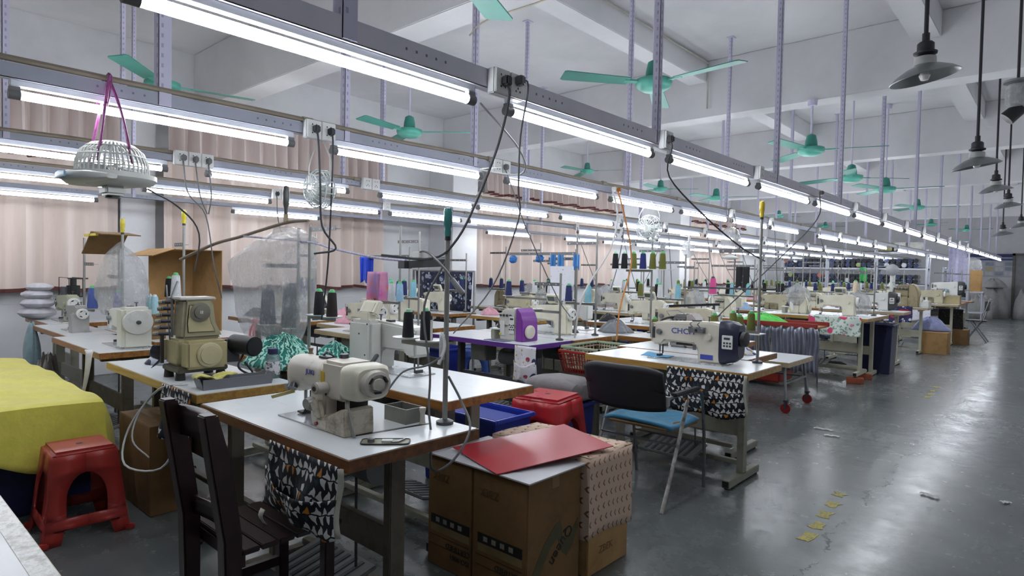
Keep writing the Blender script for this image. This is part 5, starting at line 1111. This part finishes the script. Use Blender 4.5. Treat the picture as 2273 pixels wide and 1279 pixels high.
caged_fan('caged clear fan hung below the white double socket', (-3.12, 1.86, 1.83), .105); 
caged_fan('caged white fan hung in loops of wire behind the olive cones', (-3.12, 5.5, 1.84), .13)
wfan = thing('wrapped_fan', 'fan wrapped in a white plastic bag hung from the conduit rail', 'fan', (-3.12, 7.5, 1.78)); MB().ball((0, 0, .05), (.12, .11, .16), 18, 12, .12, 3).build('bag', FILM2, wfan); MB().lathe([(0, -.2), (.09, -.19), (.1, -.17), (.03, -.14), (.0, -.14)], 16).build('fan_base', WP, wfan); MB().cyl((0, 0, .2), (0, 0, .33), .006).build('strap', WIRE, wfan)
o = thing('wrapped_fan', 'fan in milky film hung among the cords near the second pillar', 'fan', (-4.7, 9.6, 1.75)); MB().ball((0, 0, .05), (.1, .1, .14), 16, 10, .15, 5).build('bag', FILM2, o); MB().cyl((0, 0, .18), (0, 0, .34), .006).build('strap', WIRE, o)

A = .86
# ================================================================ FAR TABLE ROWS
XC = {2: -3.9, 3: -5.5, 4: -6.95}
WHERE = {1: 'in the table row along the aisle', 2: 'in the second table row from the aisle', 3: 'in the third table row from the aisle', 4: 'in the table row along the window wall'}
tab0 = {}
def bg_table(c, x, y, rz, edge, z=TZ, label=None, w=1.22, stand='g'):
    k = (edge, z, w, stand)
    lb = label or 'white sewing table with %s edge %s' % ({'o': 'orange wooden', 'y': 'yellow wooden', 't': 'tan'}[edge], WHERE[c])
    g = None if label else 'sewing tables with %s edge, row %d' % ({'o': 'orange', 'y': 'yellow', 't': 'tan'}[edge], c)
    if k not in tab0: t = tab0[k] = make_table(lb, w, .6, z, {'o': EDGE_O, 'y': EDGE_Y, 't': EDGE_T}[edge], STAND if stand == 'g' else STAND_W, blocks=.08 if (z == A and w > 1.4) else 0); put(t, x, y, rz); 
    else: t = inst(tab0[k], (x, y, 0), rz, lb)
    if g: t['group'] = g
    elif 'group' in t: del t['group']
    return t
MV = {}
VAR = {'a': ('cream flat-bed machine with display panel', lambda l: make_lock(l, CREAM, True)), 'b': ('plain beige flat-bed machine', lambda l: make_lock(l, mat('#b9b297', .4, var=.08), False)),
       'c': ('cream overlock machine', lambda l: make_over(l, CREAM2)), 'd': ('grimy tan overlock machine', lambda l: make_over(l, dirty('#94896a', '#5d5238', .5, 8, .5, .75))), 'e': ('white flat-bed machine with dark motor end', lambda l: make_lock(l, WHITE_P, False, DGREY))}
def bg_machine(v, c, p, rz, label=None):
    nm, fn = VAR[v]; lb = label or nm+' '+WHERE[c]; g = None if label else '%s, row %d' % (nm, c)
    if v not in MV: t = MV[v] = fn(lb); t.location = p; t.rotation_euler.z = rz
    else: t = inst(MV[v], p, rz, lb)
    if g: t['group'] = g
    elif 'group' in t: del t['group']
    return t
ST = {}
CN = {'#c9cacc': 'white', '#1a1b20': 'black', '#262c5c': 'navy', '#66682f': 'olive', '#7fb3c4': 'pale blue'}
def bg_stand(c, p, cols, h, label=None):
    k = h
    lb = label or 'thread stand with guide arm %s' % WHERE[c]
    if k not in ST: s = ST[k] = make_stand(lb, h, .3, h-.1, .36, -1, 2); s.location = p
    else: s = inst(ST[k], p, 0, lb)
    if not label: s['group'] = 'thread stands, row %d' % c
    for i, cl in enumerate(cols):
        cone(cl, (p[0]-.33+i*.24, p[1], p[2]+.317), '%s thread cone on a stand %s' % (CN[cl], WHERE[c]), '%s cones on stands, row %d' % (CN[cl], c))
    return s
CLO = {'white': '#c4c5c8', 'pale blue': '#8fa9c4', 'navy': '#20264a', 'grey': '#77797f', 'pink': '#c48f9c', 'black': '#191a1e'}
HP = {}
def bg_heap(c, p, col, s=1.):
    i = random.randrange(3); k = (col, i)
    lb = 'heap of %s fabric on a table %s' % (col, WHERE[c]); g = '%s fabric heaps, row %d' % (col, c)
    if k not in HP: o = HP[k] = heap('fabric_heap', lb, p, (.17, .14), .1, cloth(CLO[col]), 20+i, group=g)
    else: o = inst(HP[k], p, random.uniform(0, 6), lb, g)
    o.scale = (s, s, s); return o
rg = random.Random(5)
layout = {2: [4.82, 5.44, 6.7, 7.32, 8.9, 9.52, 11.1, 11.72, 13.3, 13.92, 15.5, 16.12, 17.7, 18.32, 19.9],
          3: [3.93, 4.55, 6.2, 6.82, 8.5, 9.12, 10.9, 11.52, 13.3, 13.92, 15.7, 16.32, 18.1, 18.72, 20.4],
          4: [3.6, 4.22, 6.0, 7.7, 8.32, 10.3, 10.92, 12.9, 13.52, 15.4, 16.02, 18.0, 18.62]}
VS = {2: 'aeaccabdcaebdca', 3: 'aabcacdbacebdca', 4: 'bcadacbdaecbd'}
for c, ys in layout.items():
    for i, y in enumerate(ys):
        rz = 0. if i % 2 == 0 else PI; x = XC[c]; v = VS[c][i]
        bg_table(c, x, y, rz, 'oyot'[(i+c) % 4]); sg = 1 if rz == 0 else -1
        bg_machine(v, c, (x+sg*.12, y, TZ), rz+rg.uniform(-.04, .04))
        cols = [rg.choice(list(CN)) for _ in range(2)]
        bg_stand(c, (x+sg*.48 if sg > 0 else x+.1, y+sg*.22, TZ), cols, .85 if i % 3 else 1.0)
        if rg.random() < .75: bg_heap(c, (x-sg*.42, y-sg*.05, TZ), rg.choice(list(CLO)), rg.uniform(.7, 1.1))
# things below and between those tables
stS = make_stool('x', mat('#2f4b8f', .4)); used = [0]
TB = {}
def bg_tub(c, x, y, col, hexc, h=.4):
    lb = '%s plastic tub on the floor %s' % (col, WHERE[c]); g = '%s tubs, row %d' % (col, c)
    if col not in TB: t = TB[col] = tub(lb, -.28, -.2, .28, .2, h, mat(hexc, .4, var=.07)); t.location = (x, y, 0)
    else: t = inst(TB[col], (x, y, 0), 0, lb)
    t['group'] = g
for c, ys in layout.items():
    for i in range(1, len(ys)-1, 2):
        if ys[i+1]-ys[i] < 1.: continue
        ym = (ys[i]+ys[i+1])/2; x = XC[c]
        if (i//2) % 2 == 0:
            lb = 'blue plastic stool between the tables %s' % WHERE[c]; g = 'blue stools, row %d' % c
            s_ = stS if not used[0] else inst(stS, (0, 0, 0)); used[0] = 1; s_.location = (x+.1, ym, 0); s_.rotation_euler.z = rg.uniform(0, 1); s_['label'] = lb; s_['group'] = g
        bg_tub(c, x-.5, ym, *(('blue', '#22328c') if i % 4 == 1 else ('green', '#2f7a5c')))
# --- particular things among them
mB = make_lock('cream machine with yellow sticker and round hand wheel facing the aisle by the pillar', CREAM, False, brand='JUKI', bt=.03); 
mB.location = (-5.05, 3.62, TZ); 
MB().prism([(-.02, .19), (.03, .19), (.03, .225), (-.02, .225)], -.0545, -.052).build('yellow_sticker', mat('#c99a1c', .5), mB)
tB = put(make_table('white table with tan edge under the machine with the yellow sticker', 1.1, .36, TZ, EDGE_T, STAND), -4.98, 3.42+.12); tB.location.y = 3.44
mB.location = (-4.95, 3.46, TZ)
def drape(name, label, p, w, h, m, seed=1, rz=0., cat='fabric', fold=.03, us=None):
    r_ = random.Random(seed); a, b = r_.uniform(0, 6), r_.uniform(0, 6)
    o = MB().sheet(lambda u, v: ((u-.5)*w*(1-.08*v*math.sin(a)), fold*math.sin(u*11+a+v)+fold*.5*math.sin(u*23+b), -h*v+.02*math.sin(u*9+b)*v), 30, 12, w, h).build(name, m, loc=p, solid=.003); o.rotation_euler.z = rz; return tag(o, label, cat)
drape('navy_flower_fabric', 'navy fabric with pale flowers hanging in front of the first white pillar', (-7.2, 6.42, 1.36), 1.35, .62, NAVYFLOR, 4, 0, fold=.02); fr = MB(); fr.bar((-7.9, 6.42, 1.37), (-6.5, 6.42, 1.37), .02); 
for x in (-7.9, -6.5): fr.bar((x, 6.42, 0), (x, 6.42, 1.38), .025)
o = fr.build('garment_rail', mat('#9a9b9a', .4, .4)); tag(o, 'metal garment rail carrying the navy flower fabric', 'rail')
bs_ = make_stand('thread stand from which a blue bib and a pink tie-dye cloth hang', 1.0, .3, .72, .5, -1, 1); bs_.location = (-4.35, 3.3, .0+TZ); bs_.location = (-4.5, 3.5, TZ)
drape('blue_bib', 'bright blue bib hanging from the thread stand beside the yellow sticker machine', (-5.0, 3.5, TZ+.72), .15, .24, cloth('#2b4fd0'), 2, .4, fold=.02)
tie = NT('mat_tie_dye'); tie.col(tie.mix(tie.ramp(tie.noise(9, 3), .35, .65), tie.mix(tie.ramp(tie.noise(5, 2), .4, .6), srgb('#c4508f'), srgb('#d98a4f')), srgb('#a48cc4'))); tie.rough(.8)
drape('tie_dye_cloth', 'pink and orange tie-dye cloth hanging beside the yellow sticker machine', (-4.88, 3.53, TZ+.58), .26, .32, tie.m, 8, .3, fold=.05)
for x, cl, nm in ((-4.62, '#c9cacc', 'white'), (-4.5, '#8fb4cc', 'pale blue')):
    cone(cl, (x, 3.5, TZ+.317), '%s thread cone behind the pink tie-dye cloth' % nm)
pp = MB().box(-.15, -.001, -.36, .15, .001, 0).build('paper_pattern', SKETCH, loc=(-3.86, 5.06, 1.45)); pp.data = MB().sheet(lambda u, v: ((u-.5)*.3, .01*math.sin(v*4), -.38*v), 8, 10, .3, .38).mesh('paper_pattern', SKETCH); tag(pp, 'pale printed paper pattern hanging behind the purple overlock', 'paper')
hg = make_stand('tall thread stand with wide top arm behind the purple overlock', 1.0, .32, .8, .95, -1, 2); hg.location = (-3.7, 5.1, TZ); cone('#262c5c', (-4.62, 5.1, TZ+.337), 'navy thread cone on the tall stand behind the purple overlock'); cone('#c9cacc', (-3.82, 5.1, TZ+.337), 'white thread cone beside the navy one behind the purple overlock', s=1.0)
for x in (-4.0, -4.1, -3.8):
    o = drape('blue_tag', 'bright blue fabric strip hanging behind the purple overlock', (x+.1, 5.09, 1.57), .06, .14, cloth('#4a90d0'), int(-x*10), .5, fold=.01); o['group'] = 'blue strips behind the purple overlock'
for x, z in ((-4.2, 1.53), (-4.58, 1.52)):
    o = MB().ball((0, 0, 0), (.05, .04, .042), 12, 8, .35, 3).build('blue_bundle', mat('#2f6fb5', .4), loc=(x, 5.12, z)); tag(o, 'bright blue tape bundle tied to a thread stand arm behind the purple overlock', 'bundle', 'blue bundles on a stand arm')
# olive cones shelf stand
o5 = make_stand('thread stand with a shelf of olive and navy cones beside the conduit rail', 1.05, .64, .95, .3, -1, 0); o5.location = (-3.2, 5.72, TZ); MB().box(-.5, -.07, .651, .22, .07, .659).build('shelf', WHITE_P, o5, bevel=.002)
for i, cl in enumerate(('#15171e', '#15171d', '#66682f', '#232a66', '#66682f', '#66682f')):
    cone(cl, (-3.64+i*.112, 5.72, TZ+.66), '%s thread cone in the line on the shelf stand' % {'#66682f': 'olive', '#232a66': 'dark blue'}.get(cl, 'black'), 'cones lined up on the shelf stand', core='#86c998' if cl[1] == '1' else '#4fae6a')
for x, y in ((-2.95, 5.36), (-2.62, 5.37), (-2.45, 5.7)): cone(OL, (x, y, TZ), 'olive thread cone on the table behind the pale green basket', 'olive cones behind the basket', s=1.1)
tN = put(make_table('white table with olive cones and a long beige machine behind the pale green basket', 1.1, .6, TZ, EDGE_O, STAND), -2.72, 5.55)
mN = make_lock('long beige flat-bed machine behind the navy motor machine', mat('#c2bba4', .4, var=.06), False); mN.location = (-2.72, 5.58, TZ); mN.scale = (1.25, 1, 1)
# red cart with silver sacks
rc = thing('red_cart', 'red plastic cart filled with silver grey garment bags', 'cart', (-2.75, 8.25, 0)); RD = mat('#8a2a22', .4, var=.06)
MB().box(-.5, -.25, .05, .1, .25, .38).build('tub', RD, rc, bevel=.02); t_ = MB()
for sx in (-.48, .4):
    for sy in (-.24, .24): t_.bar((sx, sy, 0), (sx, sy, .8), .014)
t_.build('posts', mat('#6b6d70', .5), rc); MB().box(-.52, -.27, .76, .52, -.22, .82).box(-.52, .22, .76, .52, .27, .82).build('top_bars', RD, rc, bevel=.008)
SIL = mat('#8f92a0', .35, .5, .15)
for i in range(7):
    x = -3.17+i*.14; o = MB().sheet(lambda u, v: (.13*u+.008*math.sin(v*7+i), .016*math.sin(u*16+i)+.01*math.sin(v*5+i*2), (-.42-.12*(i > 3))*v+.02*math.sin(u*5+i)), 16, 8).build('garment_bag', SIL, loc=(x, 7.955, .76), solid=.004); tag(o, 'silver grey garment bag hanging on the red cart', 'bag', 'garment bags on the red cart')
heap('green_fabric', 'bright green fabric heaped on the red cart', (-3.0, 8.3, .78), (.3, .16), .1, cloth('#4ec04a'), 31)
o = MB().box(-.5, -.22, .755, .5, .22, .775).build('cart_board', mat('#9a6a3a', .6), loc=(-2.75, 8.25, 0)); tag(o, 'board lying across the red cart', 'board')
# aisle row: flower table, navy bin, red and navy cloth table, far table
bg_table(1, -2.62, 9.3, 0, 'y', A, 'long pale table with a pink flower cloth, raised on bricks', 1.42, 'w'); bg_table(1, -2.62, 9.93, PI, 'y', A-.001, 'pale table back to back with the pink flower table', 1.42, 'w')
for x in (-2.05, -3.19):
    for y in (9.07, 9.53):
        t = thing('brick', 'red brick under a leg of the pink flower table', 'brick', (x, y, 0), .3 if x > -2.5 else 0, 'bricks under the pink flower table'); MB().box(-.1, -.05, 0, .1, .05, .078).build('brick_body', dirty('#9c5238', '#6b4538', .8, 12), t, bevel=.006)
hang_cloth('flower_cloth', 'white cloth with pink flowers hung on the pale raised table', -2.62, -1.98, 8.99, .872, .63, PINKFLOR, 3, pocket=False, depth=.05, cat='cloth')
mf = bg_machine('a', 1, (-2.35, 9.35, A), 0, 'white machine with a round tension unit on the pink flower table'); bg_machine('c', 1, (-2.9, 9.42, A), 0, 'cream overlock on the pink flower table under a clear film')
bag('plastic_cover', 'clear film thrown over the overlock on the pink flower table', (-2.9, 9.45, A+.12), .3, .3, .3, FILM2, 12, .6, False); cone('#262c5c', (-2.95, 9.5, A+.43), 'navy cone on top of the film covered overlock', s=.8) if False else None
ff = make_stand('thread stand with a white net bag at the end of the pink flower table', .75, .3, .6, .3, -1, 1); ff.location = (-2.02, 9.85, A); cone('#c9b9a0', (-2.26, 9.85, A+.317), 'beige thread cone above the white net bag'); 
bag('net_bag', 'white net bag hanging at the end of the pink flower table', (-2.18, 9.7, A+.02), .3, .2, .32, FILM2, 17, .7, False)
tn_ = tub('tall navy fabric bin beside the aisle', -2.32, 10.25, -1.86, 10.65, .72, cloth('#1a2044'), True)
bg_table(1, -2.5, 11.5, 0, 't', A, 'tan-edged table between the navy bin and the red and navy cloth', 1.22, 'w'); bg_machine('e', 1, (-2.35, 11.5, A), 0, 'white machine with dark motor end next to the navy bin')
bg_table(1, -2.5, 13.7, 0, 't', A, 'table with a red and navy cloth beside the aisle', 1.22, 'w'); dmx = bg_machine('d', 1, (-2.3, 13.7, A), 0, 'tall grimy tan machine above the red and navy cloth'); dmx.scale = (1.6, 1.3, 1.5)
hang_cloth('red_navy_cloth', 'red, white and navy cloth hung on a table beside the aisle', -2.7, -2.12, 13.39, .872, .58, REDNAVY, 6, pocket=False, depth=.05)
o = MB().box(-.12, -.14, 0, .12, .14, .12).build('foam_box', mat('#c9cac4', .5), loc=(-2.02, 13.75, A), bevel=.01); tag(o, 'pale box at the end of the table with the red and navy cloth', 'box')
cr = carton('brown carton standing by the leg below the red and navy cloth', -2.05, 13.75, -1.62, 14.2, .4, CARD2); heap('blue_stripe_cloth', 'blue and white striped cloth spilling over the brown aisle carton', (-1.95, 14.2, .41), (.3, .26), .22, cloth('#8f96bf'), 41)
bg_table(1, -2.3, 16.0, 0, 't', A, 'last tan-edged table beside the aisle', 1.22, 'w'); bg_machine('b', 1, (-2.2, 16.0, A), 0, 'beige machine with clear film on the last aisle table'); mfar = bg_machine('e', 1, (-1.95, 16.15, A+.18), 0, 'white arm machine standing on a box on the last aisle table')
o = MB().box(-.25, -.12, 0, .25, .12, .179).build('machine_box', mat('#a99a72', .6), loc=(-1.95, 16.15, A)); tag(o, 'wooden box under the machine on the last aisle table', 'box')
hang_cloth('sketch_cloth', 'white cloth with thin coloured drawings hung on the last aisle table', -2.62, -2.15, 15.69, .85, .5, SKETCH, 7, pocket=False); hang_cloth('dark_cloth', 'black sprigged cloth hanging at the end of the last aisle table', -2.1, -1.66, 16.35, .75, .3, BLACKPR, 9, pocket=False)
cr2 = carton('brown carton on the floor below the black sprigged cloth', -1.95, 16.1, -1.55, 16.5, .32, CARD)
fc = thing('folding_chair', 'grey metal folding chair at the end of the last aisle table', 'chair', (-1.5, 17.3, 0)); f_ = MB()
for y in (-.2, .2): f_.tube([(-.2, y, 0), (.1, y, .5), (.22, y, .95)], .012, 8); f_.tube([(.2, y, 0), (-.12, y, .48)], .012, 8)
f_.bar((.22, -.2, .95), (.22, .2, .95), .02); f_.bar((-.2, -.2, .02), (-.2, .2, .02), .02); f_.build('frame', CH, fc); MB().box(-.2, -.2, .46, .18, .2, .49).build('seat', DGREY, fc, bevel=.01); MB().box(.14, -.2, .7, .2, .2, .92).build('backrest', DGREY, fc, bevel=.01)
for i, y in enumerate((18.0, 19.8, 21.6)):
    bg_table(1, -2.6, y, 0, 'o', TZ, None); bg_machine('dbc'[i], 1, (-2.5, y, TZ), 0); bg_stand(1, (-2.1, y+.2, TZ), [rg.choice(list(CN)), rg.choice(list(CN))], .85)
# pedestal fan and garments by the aisle
pf = thing('pedestal_fan', 'white pedestal fan standing behind the red and navy cloth table', 'fan', (-2.75, 15.0, 0)); MB().lathe([(0, 0), (.2, 0), (.2, .03), (.04, .06), (.025, .9), (.045, .95), (.05, 1.5), (0, 1.5)], 18).build('column', WP, pf); MB().lathe([(0, -.05), (.07, -.05), (.12, -.02), (.12, .02), (.07, .05), (0, .05)], 20, T(0, -.06, 1.56) @ RX(PI/2)).build('head', mat('#8f9296', .4), pf)
# ================================================================ FABRIC RACKS, FAR END
RW = mat('#b5b9c4', .4, .2, .05)
def rack(label, x0, x1, y, zs_, d=.5):
    t = thing('fabric_rack', label, 'rack', ((x0+x1)/2, y, 0)); w = (x1-x0)/2
    for x in (-w, w):
        for yy in (-d/2, d/2): MB().box(x-.03, yy-.03, 0, x+.03, yy+.03, zs_[-1]+.05).build('post', RW, t)
    for z in zs_:
        s_ = MB(); s_.box(-w, -d/2, z-.07, w, -d/2+.03, z); s_.box(-w, d/2-.03, z-.07, w, d/2, z); s_.box(-w, -d/2, z-.02, w, d/2, z); s_.build('shelf', RW, t)
    return t
ZR = [.25, .72, 1.2, 1.74, 2.3]
RACKS = [(-8.1, -6.55), (-6.5, -5.0), (-4.95, -3.5)]
for i, (a, b) in enumerate(RACKS): rack('pale steel rack stacked with navy printed rolls, %s' % ['next to the third pillar', 'between two other racks', 'closest to the aisle'][i], a, b, 24.6, ZR)
RN = [print_cloth('roll_navy', '#1a2340', [(24, .3, '#42598c'), (40, .25, '#8a96ad')]), print_cloth('roll_dark', '#15171d', [(30, .25, '#3c4558'), (44, .2, '#7d7f86')]), cloth('#b4695a'), cloth('#b9bdc6'), cloth('#8f9a68')]
RNN = ['navy printed', 'dark printed', 'coral', 'pale grey', 'olive']
RO = {}
for i, (a, b) in enumerate(RACKS):
    for z in ZR[:-1]:
        n = int((b-a-.1)/.17)
        for k in range(n):
            for lv in range(2 if z > .3 else 1):
                q = rg.choices(range(5), [6, 6, .6 if z > 1.1 else 0, 1 if i == 2 else .3, .4])[0]; p = (a+.12+k*.17, 24.6, z+.08+lv*.152)
                lb = '%s fabric roll lying end-on in %s' % (RNN[q], ['the rack next to the third pillar', 'the middle fabric rack', 'the fabric rack closest to the aisle'][i]); g = '%s rolls, rack %d' % (RNN[q], i+1)
                if q not in RO:
                    m = MB(); n_ = 14; m.sheet(lambda u, v: (.076*math.cos(2*PI*u), -.24+.48*v, .076*math.sin(2*PI*u)), n_, 4, .48, .48); m.sheet(lambda u, v: (.076*v*math.cos(2*PI*u), -.24-.0005, .076*v*math.sin(2*PI*u)), n_, 2, .48, .08)
                    o = RO[q] = m.build('fabric_roll', RN[q], loc=p)
                else: o = inst(RO[q], p)
                tag(o, lb, 'fabric roll', g)
for x, cl, nm in ((-4.7, '#a9a878', 'olive'), (-4.3, '#c4c4c0', 'white'), (-3.85, '#b9b9b4', 'grey')):
    t = thing('storage_box', '%s storage box on top of the rack closest to the aisle' % nm, 'box', (x, 24.6, 2.301)); MB().box(-.17, -.2, 0, .17, .2, .26).build('box_body', mat(cl, .6), t, bevel=.01); MB().box(-.18, -.21, .26, .18, .21, .29).build('lid', mat(cl, .5), t, bevel=.006)
for x, w_ in ((-6.9, .9), (-5.6, .8)):
    drape('white_cloth_strip', 'white cloth strip thrown over the front of a fabric rack', (x, 24.28, 2.28), w_, .12, cloth('#c9cacc'), 3, fold=.02)['group'] = 'white strips on the racks'
drape('green_garment', 'bright green garment hanging in front of the fabric racks', (-5.35, 24.32, 1.74), .22, .5, cloth('#3fae5a'), 5)
lc = drape('lilac_cloth', 'tall lilac cloth hanging from a pole near the racks', (-2.48, 22.6, 2.5), .44, 1.5, cloth('#a9a8c0') , 6, 0, fold=.03); po = thing('cloth_pole', 'white ladder-like pole carrying the lilac cloth', 'pole', (-2.4, 22.62, 0)); p_ = MB(); p_.bar((-.3, .1, 0), (-.3, .1, 2.52), .04); p_.bar((.18, 0, 0), (.18, 0, 2.52), .04)
for z in (.5, 1., 1.5, 2., 2.5): p_.bar((-.3, .1, z), (.18, 0, z), .03)
p_.build('frame', RW, po)
rack('white steel shelf near the far end wall holding a red box', -3.3, -2.6, 26.6, [.3, .8, 1.3, 1.75]); t = thing('red_box', 'red and green box on the white shelf near the far end wall', 'box', (-2.95, 26.5, 1.301)); MB().box(-.2, -.12, 0, .2, .12, .2).build('box_body', mat('#8a2a24', .6), t, bevel=.005); MB().box(-.205, -.125, .15, .205, .125, .21).build('lid', mat('#2f6a4a', .6), t)
bx = carton('big open brown carton full of clear bags on a trolley near the far end wall', -2.62, 24.8, -2.1, 25.3, 1.68, CARD2, 1.0); bag('clear_bag_bundle', 'bundle of clear bags heaped on the big open carton', (-2.36, 25.05, 1.66), .5, .45, .45, FILM2, 21, .8, False)
tr_ = thing('steel_trolley', 'steel trolley under the big open carton', 'trolley', (-2.36, 25.05, 0)); q = MB()
for a in (-.3, .3):
    for b in (-.28, .28): q.bar((a, b, .06), (a, b, .96), .03)
q.box(-.34, -.32, .96, .34, .32, 1.0); q.box(-.34, -.32, .3, .34, .32, .33); q.build('frame', RW, tr_); w_ = MB()
for a in (-.3, .3):
    for b in (-.28, .28): w_.cyl((a-.015, b, .03), (a+.015, b, .03), .03, n=12)
w_.build('castors', BLACK, tr_)
dg = drape('dark_green_cloth', 'dark green cloth hanging beside the big open carton', (-2.75, 26.31, 1.78), .3, 1.0, cloth('#1f332c'), 9, 0)
SK = cloth('#a3a3a1', .06)
for i, (x, y, rx, h) in enumerate(((-3.1, 28.6, .42, 1.0), (-2.05, 28.8, .42, 1.1), (-1.05, 28.8, .4, .95), (-2.3, 27.6, .36, .75))):
    o = heap('white_sack', 'big white woven sack on the floor before the far end wall', (x, y, 0), (rx, rx*.9), h, SK, 50+i, 'sack', 'white sacks at the far end wall', flat=3)
o = heap('white_sack', 'crumpled white sack lying on top of the other sacks', (-2.05, 28.75, 1.1), (.36, .32), .3, SK, 60, 'sack', flat=1)
dr = struct(MB().box(-1.5, Y1-.05, 0, -.4, Y1, 2.3).build('door_1', mat('#8d8f92', .5), bevel=.01)); MB().box(-1.58, Y1-.07, 0, -1.5, Y1-.0, 2.38).box(-.4, Y1-.07, 0, -.32, Y1, 2.38).box(-1.58, Y1-.07, 2.3, -.32, Y1, 2.38).build('door_frame', mat('#6f6c66', .5), dr); MB().cyl((-.55, Y1-.1, 1.05), (-.45, Y1-.1, 1.05), .015).box(-.5, Y1-.1, 1.03, -.47, Y1-.05, 1.07).build('door_handle', STEEL, dr)

# --- a few particular things seen among the far rows
cone('#c9518a', (-4.05, 9.12, TZ+.317), 'hot pink thread cone standing out among the second table row', s=1.5, core='#2b2b2e')
o = MB().lathe([(0, 0), (.07, 0), (.07, .01), (.012, .02), (.012, .3), (.07, .305), (.07, .315), (0, .315)], 18).build('cone_holder', WHITE_P, loc=(-4.05, 9.12, TZ)); tag(o, 'white cone holder under the hot pink cone', 'cone holder')
drape('black_garment', 'black and white garment bag hanging from a far thread stand near the hot pink cone', (-3.6, 9.12, TZ+.735), .2, .36, print_cloth('bw', '#17181c', [(7, .22, '#b9bbbf'), (12, .14, '#8f9196')]), 12, 0, fold=.01)
for i, (c_, x, y) in enumerate(((2, -3.62, 7.4), (3, -5.2, 6.28), (3, -5.75, 8.55), (2, -3.65, 11.15), (4, -6.7, 7.75), (2, -4.2, 13.35), (3, -5.3, 11.0), (2, -3.6, 15.55))):
    bag('plastic_cover', 'milky plastic bag on a table %s' % WHERE[c_], (x, y+.18, TZ+.03), .3, .26, .38, FILM2, 40+i, .6, False, 'milky bags, row %d' % c_)
for o in C.objects:
    if o.parent is not None and o.name.split('.')[0] in ('keys', 'bobbin_winder', 'foot_cap', 'slots', 'wheel_slots', 'screws', 'buttons', 'ribs', 'dial_marks', 'cords', 'hanging_wires', 'top_thread_guides', 'thread_wires', 'oil_tubes', 'printed_lines', 'castors'): o['kind'] = 'stuff'
